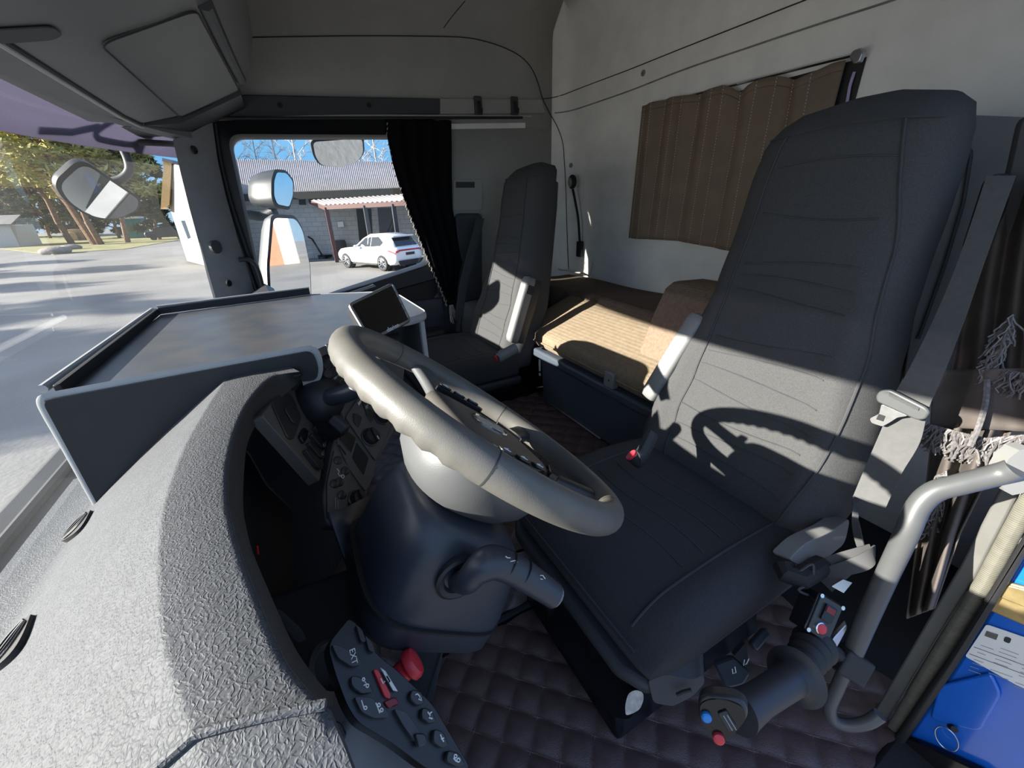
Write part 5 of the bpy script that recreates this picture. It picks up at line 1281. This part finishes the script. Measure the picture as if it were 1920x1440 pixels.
# wiper and cowl outside the windscreen
wp_ = thing('wiper', (.9, .56, -.53), 'black wiper resting along the foot of the windscreen', 'wiper')
MB().tube([V((.2, .535, -.50)), V((1.5, .535, -.495))], (.012, .012), 8).build('wiper_blade', 'rubber', wp_)
MB().tube(smooth_path([V((.2, .60, -.56)), V((.5, .575, -.52)), V((.85, .55, -.485))], 5), .010, 8).build('wiper_arm', 'gloss', wp_)
MB().lathe(V((.62, .58, -.53)), (0, .3, 1), ((.02, -.01), (.02, .012), (.01, .016), (0, .016)), 12).build('washer_jet', 'edge_band', wp_)
b = MB(); b.box(WORLD, -.1, 2.3, .52, .66, -.75, -.545); struct(b.build('trim_26', 'rubber', bevel=.02))

# ================================================================== OUTSIDE
G = -2.45
b = MB(); b.box(WORLD, -60, 160, -90, 140, G - .5, G); go = b.build('ground', 'asphalt'); struct(go)
def gp(px, py, dz=0): p = hz(px, py, G); p.z += dz; return p
gv = MB(); gv.prism([gp(*p, .006) for p in ((-40, 462), (100, 478), (160, 472), (230, 468), (345, 449), (345, 441), (60, 441), (-40, 446))], (0, 0, .03)); tag(gv.build('grass_verge', 'grass'), 'dry yellowish grass verge under the pines', 'grass', kind='stuff')
# garage
def brick_mat():
    m = mat('block_wall', (.42, .41, .385), .9); t = m.node_tree; p = t.nodes['Principled BSDF']
    tc = t.nodes.new('ShaderNodeTexCoord'); sp_ = t.nodes.new('ShaderNodeSeparateXYZ'); cb = t.nodes.new('ShaderNodeCombineXYZ'); bk = t.nodes.new('ShaderNodeTexBrick')
    t.links.new(tc.outputs['Object'], sp_.inputs[0]); t.links.new(sp_.outputs[1], cb.inputs[0]); t.links.new(sp_.outputs[2], cb.inputs[1]); t.links.new(cb.outputs[0], bk.inputs[0])
    bk.inputs['Scale'].default_value = 1.0; bk.inputs['Brick Width'].default_value = .5; bk.inputs['Row Height'].default_value = .25; bk.inputs['Mortar Size'].default_value = .012
    bk.inputs['Color1'].default_value = (.40, .39, .37, 1); bk.inputs['Color2'].default_value = (.35, .34, .325, 1); bk.inputs['Mortar'].default_value = (.24, .235, .22, 1)
    t.links.new(bk.outputs[0], p.inputs['Base Color'])
brick_mat()
E1, E2, R1, R2 = hx(452, 364, 28), hx(747, 352.5, 24), hx(440, 300, 33.5), hx(735, 304, 29.5)
ga = thing('garage', (28, -3, G), 'grey block garage with a corrugated sheet roof seen through the passenger window', 'building')
ex = lambda a, c, t: a + (c - a) * t
b = MB(); rows = [[], []]; NR = 640
for i in range(NR + 1):
    t = lerp(-.06, 1.9, i / NR); hgt = .035 * (1 if (i // 2) % 2 else 0)
    rows[0].append(ex(E1, E2, t) + V((0, 0, hgt))); rows[1].append(ex(R1, R2, t) + V((0, 0, hgt)))
b.grid(rows); b.build('roof', 'roof_sheet', ga, ang=10, solid=.03)
back = V((9, 6, -1.0))
b = MB(); b.prism([ex(R1, R2, -.06) - V((0, 0, .05)), ex(R1, R2, 1.9) - V((0, 0, .05)), ex(R1, R2, 1.9) + V((5, 4, -1.8)), ex(R1, R2, -.06) + V((5, 4, -1.8))], (0, 0, -.05)); b.build('rear_roof', 'roof_sheet', ga)
b = MB(); b.prism([ex(E1, E2, -.06), ex(E1, E2, 1.9), ex(E1, E2, 1.9) - V((0, 0, .36)), ex(E1, E2, -.06) - V((0, 0, .36))], (.15, .1, 0)); b.build('fascia', 'fascia', ga)
w0, w1 = ex(E1, E2, -.06) + V((.5, -.3, -.2)), ex(E1, E2, 1.9) + V((.5, -.3, -.2))
b = MB(); b.prism([w0, w1, V((w1.x, w1.y, G)), V((w0.x, w0.y, G))], (4.5, 0, 0)); b.build('wall', 'block_wall', ga)
def on_wall(px, py, off=0):
    d = (w1 - w0); n = V((d.y, -d.x, 0)).normalized()
    if n.x > 0: n = -n
    r = ray(px, py); return r * ((w0 + n * off).dot(n) / r.dot(n))
b = MB(); b.prism([on_wall(x, y, .03) for x, y in ((668, 392), (696, 391), (700, 470), (676, 472))], (.1, 0, 0)); b.build('dark_door', 'fascia', ga)
b = MB(); b.prism([on_wall(x, y, .03) for x, y in ((708, 390), (740, 389), (742, 440), (712, 440))], (.1, 0, 0)); b.build('side_door', 'charcoal', ga)
b = MB(); b.prism([on_wall(x, y, .18) for x, y in ((633, 416), (643, 415), (645, 425), (634, 426))], (.1, 0, 0)); b.build('wall_cabinet', 'shed_white', ga)
b = MB(); b.prism([on_wall(x, y, .05) for x, y in ((560, 372), (572, 371), (574, 384), (561, 384))], (.1, 0, 0)); b.build('vent_panel', 'fascia', ga)
po = thing('porch', (23, -2.5, G), 'small lean-to porch with corrugated roof and dark red posts in front of the garage', 'porch')
F1, F2 = hx(607, 385, 24.0), hx(748, 377.5, 20.9)
B1, B2 = on_wall(578, 374, .03), on_wall(716, 366, .03)
rows = [[], []]
for i in range(81):
    t = lerp(0, 1.25, i / 80); h = .04 * (1 if (i // 2) % 2 else 0); rows[0].append(ex(F1, F2, t) + V((0, 0, h))); rows[1].append(ex(B1, B2, t) + V((0, 0, h)))
MB().grid(rows).build('porch_roof', 'roof_sheet', po, ang=10, solid=.03)
MB().prism([F1, B1, B1 - V((0, 0, .22)), F1 - V((0, 0, .22))], (.05, -.1, 0)).build('barge_board', 'dark_red', po)
MB().prism([F1, ex(F1, F2, 1.25), ex(F1, F2, 1.25) - V((0, 0, .2)), F1 - V((0, 0, .2))], (.06, .02, 0)).build('front_beam', 'dark_red', po)
for t, m_ in ((.03, 'dark_red'), (.93, 'charcoal'), (.56, 'charcoal')):
    p = ex(F1, F2, t) + V((.1, .0, -.1)); MB().prism([V((p.x + a, p.y + c, p.z)) for a, c in ((-.09, -.09), (.09, -.09), (.09, .09), (-.09, .09))], (0, 0, G - p.z)).build('post', m_, po)
# things leaning and standing under the porch
pj = thing('pallet_truck', gp(612, 486), 'black pallet truck parked against the porch post', 'pallet truck')
q = gp(606, 485); MB().tube([q + V((0, 0, .15)), q + V((.05, .35, 1.1)), q + V((.05, .55, 1.25))], .05, 8).build('handle', 'gloss', pj)
MB().box(Fr(q, (.6, -.75, 0), (.75, .6, 0)), -.1, 1.3, -.28, .28, .08, .2).build('forks', 'rubber', pj)
for k in (-.2, .2): MB().lathe(q + V((0, k, .1)), (0, 1, 0), ((.09, -.04), (.09, .04)), 12).build('wheel', 'rubber', pj)
tr_ = thing('sack_truck', gp(625, 482), 'dark sack truck standing right behind the pallet truck', 'hand truck')
q = gp(628, 481); 
for k in (-.2, .2): MB().tube([q + V((0, k, .05)), q + V((.25, k, 1.25))], .03, 6).build('upright', 'soot', tr_)
for k in (.3, .7, 1.1): MB().tube([q + V((.2 * k, -.2, k)), q + V((.2 * k, .2, k))], .025, 6).build('rung', 'soot', tr_)
MB().box(Fr(q, (1, 0, 0), (0, 1, 0)), -.35, .05, -.25, .25, .02, .06).build('toe_plate', 'soot', tr_)
bx_ = MB(); q = gp(585, 484); bx_.box(Fr(q, (.6, -.75, 0), (.75, .6, 0)), -.5, .6, -.3, .3, 0, .35); tag(bx_.build('low_crate', 'shed_white', base=q, bevel=.03), 'low pale crate by the garage wall left of the pallet truck', 'crate')
bn = MB(); q = on_wall(640, 468, .5); q.z = G; bn.lathe(q, (0, 0, 1), ((.3, 0), (.32, .1), (.32, .9), (.28, 1.0), (0, 1.0)), 16); tag(bn.build('drum', 'soot', base=q), 'dark drum under the porch roof', 'drum')

# building behind the truck, seen only in the door mirrors
rb = thing('brick_building', (-2, -34, G), 'red-brown building with cream corner boards, reflected in the tall main mirror', 'building')
MB().box(WORLD, -12, 2.4, -44, -32, G, 1.6).build('wall', 'brick_red', rb)
MB().box(WORLD, 2.4, 3.4, -44, -31.9, G, 2.2).build('corner_board', 'house_white', rb)
MB().prism([V((-13, -31, 1.6)), V((4, -31, 1.6)), V((4, -38, 4.6)), V((-13, -38, 4.6))], (0, 0, .2)).build('roof', 'roof_sheet', rb)
# white car
car = thing('car', gp(700, 505), 'white crossover car parked beyond the passenger window', 'car')
Pr, Pf = gp(722, 508), gp(655, 502)
fd = (Pf - Pr); WB = fd.length; fd.normalize(); ld = V((-fd.y, fd.x, 0)); S = WB / 2.85
cf = lambda a, bb, z: Pr + fd * (a * S) + ld * ((bb - .86) * S) + V((0, 0, z * S))   # b: + towards the camera side
secs = [(-.98, .60, .55, .98), (-.93, .80, .42, 1.06), (-.75, .90, .30, 1.10), (-.45, .94, .27, 1.10), (0, .95, .27, 1.08), (.8, .94, .27, 1.04), (1.8, .94, .27, 1.02), (2.5, .95, .27, 1.02), (2.9, .95, .28, 1.00), (3.4, .90, .30, .93), (3.72, .78, .36, .82), (3.84, .55, .45, .70)]
rg = []
for a, hw, zb, zt in secs:
    rg.append([cf(a, x, z) for x, z in ((-hw * .9, zb), (hw * .9, zb), (hw * .98, zb + .1), (hw, (zb + zt) / 2), (hw * .97, zt - .1), (hw * .86, zt), (-hw * .86, zt), (-hw * .97, zt - .1), (-hw, (zb + zt) / 2), (-hw * .98, zb + .1))])
body = MB().loft(rg).build('body', 'car_white', car, ang=60)
gs = [(-.80, .78, 1.08, .74, 1.10), (-.62, .80, 1.08, .68, 1.36), (-.30, .82, 1.08, .64, 1.60), (.4, .84, 1.06, .64, 1.68), (1.1, .84, 1.04, .63, 1.66), (1.6, .84, 1.03, .60, 1.50), (2.05, .82, 1.02, .62, 1.22), (2.45, .80, 1.01, .70, 1.03)]
rg = [[cf(a, -hb, zb), cf(a, hb, zb), cf(a, ht + (hb - ht) * .15, zb + (zt - zb) * .88), cf(a, ht * .85, zt), cf(a, -ht * .85, zt), cf(a, -ht - (hb - ht) * .15, zb + (zt - zb) * .88)] for a, hb, zb, ht, zt in gs]
gh_ = MB().loft(rg).build('cabin', 'car_white', car, ang=60)
def side(a, z):
    for (a0, hb0, zb0, ht0, zt0), (a1, hb1, zb1, ht1, zt1) in zip(gs, gs[1:]):
        if a0 <= a <= a1:
            t = (a - a0) / (a1 - a0); hb, zb, ht, zt = [lerp(p, q, t) for p, q in ((hb0, hb1), (zb0, zb1), (ht0, ht1), (zt0, zt1))]
            s = (z - zb) / max(.05, (zt - zb) * .88); return cf(a, lerp(hb, ht + (hb - ht) * .15, min(1, max(0, s))) + .012, z)
for q_ in ([(-.05, 1.30), (.15, 1.14), (.85, 1.10), (.80, 1.53), (.3, 1.55)], [(.90, 1.10), (.86, 1.53), (1.35, 1.48), (1.65, 1.30), (1.95, 1.12), (1.95, 1.08)]):
    P = [side(a, z) for a, z in q_]; MB().prism(P, -ld * .01).build('side_window', 'car_glass', car)
MB().prism([cf(a, b_, z) for a, b_, z in ((-.80, .66, 1.13), (-.80, -.66, 1.13), (-.46, -.58, 1.50), (-.46, .58, 1.50))], -fd * .02 + V((0, 0, .02))).build('rear_window', 'car_glass', car)
MB().prism([cf(-.50, b_, z) for b_, z in ((.66, 1.53), (-.66, 1.53), (-.62, 1.60), (.62, 1.60))], -fd * .16).build('roof_spoiler', 'car_white', car, bevel=.02)
MB().prism([cf(-.955, b_, z) for b_, z in ((.86, .93), (.62, .99), (-.62, .99), (-.86, .93), (-.86, .88), (-.6, .92), (.6, .92), (.84, .84))], -fd * .03).build('tail_light_bar', 'tail_red', car)
MB().prism([cf(a, .93 - max(0, -a - .75) * .55, z) for a, z in ((-.93, .86), (-.55, .98), (-.50, .94), (-.88, .80))], ld * .02).build('tail_light', 'tail_red', car)
pl_ = MB().prism([cf(-.985, b_, z) for b_, z in ((.27, .84), (-.27, .84), (-.27, .72), (.27, .72))], -fd * .02).build('number_plate', 'dark', car)
MB().prism([cf(-.995, b_, z) for b_, z in ((.80, .50), (-.80, .50), (-.75, .28), (.75, .28))], -fd * .03).build('rear_diffuser', 'rubber', car)
MB().prism([cf(a, .945, z) for a, z in ((.4, .34), (2.3, .34), (2.3, .26), (.4, .26))], ld * .02).build('sill_trim', 'rubber', car)
MB().ell(Fr(cf(1.78, 1.02, 1.10), fd, (0, 0, 1)), .10, .07, .09, 12, 8).build('door_mirror', 'car_white', car)
for a in (0, 2.85):
    for sg in (.86, -.86):
        c_ = cf(a, sg, .37); o_ = ld * (1 if sg > 0 else -1)
        MB().lathe(c_ - o_ * .05, o_, ((.42 * S, -.12), (.42 * S, .082), (.36 * S, .085)), 28).build('wheel_arch', 'rubber', car)
        w_ = MB().lathe(c_ - o_ * .12, o_, ((.22 * S, 0), (.34 * S, 0), (.37 * S, .03), (.37 * S, .20), (.35 * S, .225), (.27 * S, .23), (.25 * S, .19), (0, .19)), 28).build('wheel', 'tyre', car)
        sp2 = MB()
        for k in range(10):
            an = 2 * pi * k / 10; dv = fd * cos(an) + V((0, 0, 1)) * sin(an); sp2.tube([c_ + o_ * .09 + dv * .04, c_ + o_ * .10 + dv * .25 * S], .016, 5)
        sp2.tube([c_ + o_ * .10 + (fd * cos(2 * pi * k / 24) + V((0, 0, 1)) * sin(2 * pi * k / 24)) * .255 * S for k in range(24)], .014, 5, loop=True)
        sp2.build('rim', 'metal', w_)

# cream house at the left of the pillar
ho = thing('house', gp(360, 489), 'cream boarded house with brown bargeboard left of the windscreen pillar', 'building')
XH = gp(350, 489).x
b = MB(); b.prism([hx(x, y, XH - (x - 317) * .06) for x, y in ((321, 307), (415, 325), (415, 506), (351, 489), (317, 386))], (3, .5, 0)); b.build('wall', 'house_white', ho)
b = MB(); b.prism([hx(x, y, XH - .5) for x, y in ((307, 299), (322, 305), (317, 384), (301, 392))], (1.0, 0, 0)); b.build('bargeboard', 'house_trim', ho)
b = MB(); b.prism([hx(x, y, XH - .6) for x, y in ((304, 296), (415, 321), (415, 327), (304, 302))], (3.6, .6, 0)); b.build('roof', 'roof_sheet', ho)
wfh = MB().prism([hx(x, y, XH - (x - 317) * .06 - .06) for x, y in ((336, 410), (347, 409), (362, 449), (351, 453))], (.1, 0, 0)).build('window', 'shed_white', ho)
MB().prism([hx(x, y, XH - (x - 317) * .06 - .1) for x, y in ((339, 414), (346, 413), (358, 446), (352, 448))], (.05, 0, 0)).build('pane', 'car_glass', wfh)

# trees
def leafclump(b, c, r, n, ls):
    for _ in range(n):
        while True:
            p = V((random.uniform(-1, 1), random.uniform(-1, 1), random.uniform(-1, 1)))
            if p.length < 1: break
        p = V((p.x * r, p.y * r, p.z * r * .45)) + c
        u = V((random.gauss(0, 1), random.gauss(0, 1), random.gauss(0, .5))).normalized(); v = u.orthogonal().normalized()
        a = random.uniform(0, 6.28); v = v * cos(a) + u.cross(v) * sin(a); l = ls * random.uniform(.6, 1.3)
        k = len(b.v); b.v += [p - u * l, p + v * l * .28, p + u * l, p - v * l * .28]; b.f.append([k, k + 1, k + 2, k + 3])
def pine(base, h, lean, cr, c0, label, nm='pine_tree', m='needles', ncl=70, per=110, group=None, cat='tree', ls=.38, tm='bark'):
    t = thing(nm, base, label, cat, group); b = MB(); top = base + V((lean[0], lean[1], h))
    tp = [base.lerp(top, k / 8) + V((.25 * sin(k * 1.3 + base.x), .25 * cos(k * 1.7), 0)) * (1 if k else 0) for k in range(9)]
    b.tube(tp, [lerp(.024 * h ** .9, .04, (k / 8) ** .8) for k in range(9)], 10)
    f_ = MB(); n0 = ncl
    for k in range(n0):
        s = c0 + (1 - c0) * (k + .5) / n0; a = k * 2.4 + random.uniform(-.4, .4); rr = cr * (1 - abs((s - c0) / (1 - c0) - .35) ** 1.4 * .85) * random.uniform(.35, 1.0)
        if s > .93: rr *= .4
        o = base.lerp(top, s); c = o + V((rr * cos(a), rr * sin(a), random.uniform(-.3, .9)))
        b.tube([o, o.lerp(c, .6) + V((0, 0, .1)), c], [.09, .06, .03], 5); leafclump(f_, c, random.uniform(.8, 1.45) * cr / 4.2, per, ls)
    b.build('trunk', tm, t, ang=180); f_.build('foliage', m, t)
    return t
pine(gp(135, 457), 18.5, (1, 3.0), 5.2, .30, 'tall broad pine tree at the far left, its crown against the sky', ncl=95)
pine(gp(190, 459), 17.0, (1, 2.5), 5.0, .36, 'middle pine tree with two leaning orange trunks in front of the front mirror', ncl=80)
pine(gp(240, 455), 15.5, (1, -.8), 5.0, .30, 'right-hand pine tree standing beside the teal cabin', ncl=80)
tk = MB(); q = gp(178, 459); tk.tube([q, q + V((.3, .8, 4)), q + V((.6, 2.0, 8)), q + V((.8, 2.8, 12))], [.32, .26, .22, .15], 8); tag(tk.build('tree_trunk', 'bark', base=q), 'bare leaning pine trunk left of the middle pine', 'tree')
fl_ = ['low dark evergreen at the far edge of the yard, by the white shed', 'low dark evergreen of the far treeline, behind the leftmost pine', 'brownish bare tree of the far treeline at the left edge', 'dark spruce of the far treeline left of the crates', 'brownish bush tree of the far treeline behind the crates', 'dark spruce of the far treeline behind the leaning trunk', 'dark spruce behind the teal cabin', 'dark round tree between the teal cabin and the cream house', 'dark spruce just left of the cream house', 'thin brown tree behind the far left pine trunk']
for k, (px, h, m_) in enumerate(((22, 9, 'tree_brown'), (60, 8, 'needles_dark'), (-15, 11, 'tree_brown'), (95, 9, 'needles_dark'), (130, 7, 'tree_brown'), (165, 9, 'needles_dark'), (225, 9, 'needles_dark'), (270, 10, 'needles_dark'), (300, 9, 'needles_dark'), (45, 6, 'tree_brown'))):
    b0 = gp(px, (447, 444.5, 449)[k % 3]); pine(b0, h * 1.25, (0, 0), 3.0, .08, fl_[k], 'background_tree', m_, 34, 150, 'far treeline', ls=.55)
# birches behind the garage
def birch(base, h, label):
    t = thing('birch_tree', base, label, 'tree', 'bare birches behind the garage'); b = MB(); tw = MB()
    top = base + V((random.uniform(-.6, .6), random.uniform(-.6, .6), h)); b.tube([base, base.lerp(top, .5) + V((.1, .2, 0)), top], [.16, .11, .03], 7)
    def br(o, d, l, r, lev):
        e = o + d * l + V((0, 0, -.05 * l * lev)); tw.tube([o, o.lerp(e, .5) + V((0, 0, .04 * l)), e], [r, r * .75, r * .4], 4)
        if lev < 3:
            for _ in range(4 if lev < 2 else 3):
                s = random.uniform(.3, 1); dd = (d + V((random.gauss(0, .5), random.gauss(0, .5), random.gauss(.05, .4)))).normalized(); br(o.lerp(e, s), dd, l * random.uniform(.4, .65), r * .6, lev + 1)
    for k in range(20):
        s = .35 + .62 * k / 20; a = k * 2.4; br(base.lerp(top, s), V((cos(a), sin(a), .9)).normalized(), h * .22 * (1.25 - s), .035, 1)
    b.build('trunk', 'birch', t); tw.build('branches', 'birch', t)
for px, d, h, l in ((470, 44, 13.5, 'bare birch above the left end of the garage roof'), (545, 47, 13, 'bare birch just left of the kerb mirror'), (578, 43, 14, 'bare double birch close against the kerb mirror'), (700, 41, 12.5, 'bare birch just right of the kerb mirror'), (728, 45, 13.5, 'bare birch at the edge of the black curtain'), (505, 52, 12, 'thinner birch farther behind the garage roof')):
    p = pd(px, 400, d); birch(V((p.x, p.y, G)), h, l)
# small yard objects
pt = thing('portable_toilet', gp(249, 448), 'teal portable toilet cabin under the right-hand pine', 'portable toilet')
a0 = gp(240, 448); sc_ = a0.x / 60
f_ = Fr(a0, (0, -1, 0), (1, 0, 0))
wpx = (gp(240, 448) - gp(262, 448)).length; hpx = 2.35 * 1.05
MB().box(f_, 0, wpx * .8, 0, wpx * .8, 0, hpx).build('cabin', 'teal', pt, bevel=.06)
MB().box(f_, -.05, wpx * .8 + .05, -.05, wpx * .8 + .05, hpx, hpx + .25).build('roof', 'sticker', pt, bevel=.1, seg=3)
MB().box(f_, wpx * .15, wpx * .65, -.04, 0, .15, hpx - .2).build('door', 'teal', pt, bevel=.02)
for k, (px, py, w_, hh, l) in enumerate(((136, 452, 1.2, 1.0, 'left wooden crate on the verge below the front mirror'), (149, 451, 1.3, 1.4, 'right taller wooden crate on the verge below the front mirror'))):
    q = gp(px, py); t = thing('wooden_crate', q, l, 'crate', 'wooden crates on the verge')
    MB().box(Fr(q, (.2, -1, 0), (1, .2, 0)), -w_ / 2, w_ / 2, 0, w_, 0, hh).build('crate_body', 'crate_wood', t, bevel=.03)
    for z in (.2, .55, .9): MB().box(Fr(q + V((0, 0, z * hh)), (.2, -1, 0), (1, .2, 0)), -w_ / 2 - .03, w_ / 2 + .03, -.04, w_ + .03, -.06, .06).build('batten', 'crate_wood', t)
for px, py, r, l in ((106, 476, .75, 'larger brown boulder at the near edge of the grass verge'), (134, 468, .6, 'smaller flat boulder behind the larger one on the verge')):
    q = gp(px, py); b = MB(); rings = []
    for j in range(9):
        ph = -pi / 2 + pi * j / 8; rings.append([q + V((r * 1.1 * cos(ph) * cos(a) * (1 + .18 * sin(3 * a + j)), r * 1.5 * cos(ph) * sin(a) * (1 + .12 * cos(2 * a)), .28 * r + .5 * r * sin(ph))) for a in [2 * pi * i / 14 for i in range(14)]])
    tag(b.loft(rings).build('boulder', 'rock', base=q, ang=180), l, 'rock', 'boulders on the verge')
sh_ = thing('garden_shed', gp(20, 462), 'small white shed with a dark window at the left edge of the yard', 'shed')
q = gp(38, 463); W2 = (gp(38, 463) - gp(-30, 463)).length
MB().box(Fr(q, (0, 1, 0), (1, 0, 0)), 0, W2, 0, 5, 0, -2.2).build('walls', 'shed_white', sh_)
MB().prism([q + V((-.3, -.3, 2.2)), q + V((-.3, W2, 2.2)), q + V((2.5, W2, 3.1)), q + V((2.5, -.3, 3.1))], (0, 0, .12)).build('roof', 'roof_sheet', sh_)
MB().box(Fr(q + V((-.03, 0, 0)), (0, 1, 0), (1, 0, 0)), W2 * .25, W2 * .45, -.02, .05, -1.2, -1.8).build('window', 'car_glass', sh_)
pk = thing('parked_car', gp(330, 446), 'small dark parked car beyond the verge, between pine and cream house', 'car')
q = gp(318, 449); f_ = Fr(q, (0, 1, 0), (-1, 0, 0))
MB().loft([[f_(a, b_, z * k) for a, b_ in ((-w1_, -.8), (w1_, -.8), (w1_, .8), (-w1_, .8))] for w1_, z, k in ((2.0, .3, 1), (2.1, .7, 1), (2.0, .95, 1), (1.3, 1.05, 1), (.9, 1.5, 1))]).build('body', 'dark', pk, bevel=.1)
for a in (-1.3, 1.3): MB().lathe(f_(a, .82, .33), f_.v, ((.33, -.1), (.33, .05), (.2, .06), (0, .06)), 16).build('wheel', 'tyre', pk)
# pines ahead of the truck, off to the left: their long shadows cross the yard
for x, y, h in ((13, 30, 10), (17, 33, 11), (24, 44, 14), (31, 46, 13), (38, 52, 16), (46, 55, 15), (21, 39, 10)):
    pine(V((x, y, G)), h, (.3, .3), 3.6, .22, 'pine standing ahead of the truck and casting its long shadow over the yard', ncl=36, per=110, group='pines ahead of the truck', ls=.5)
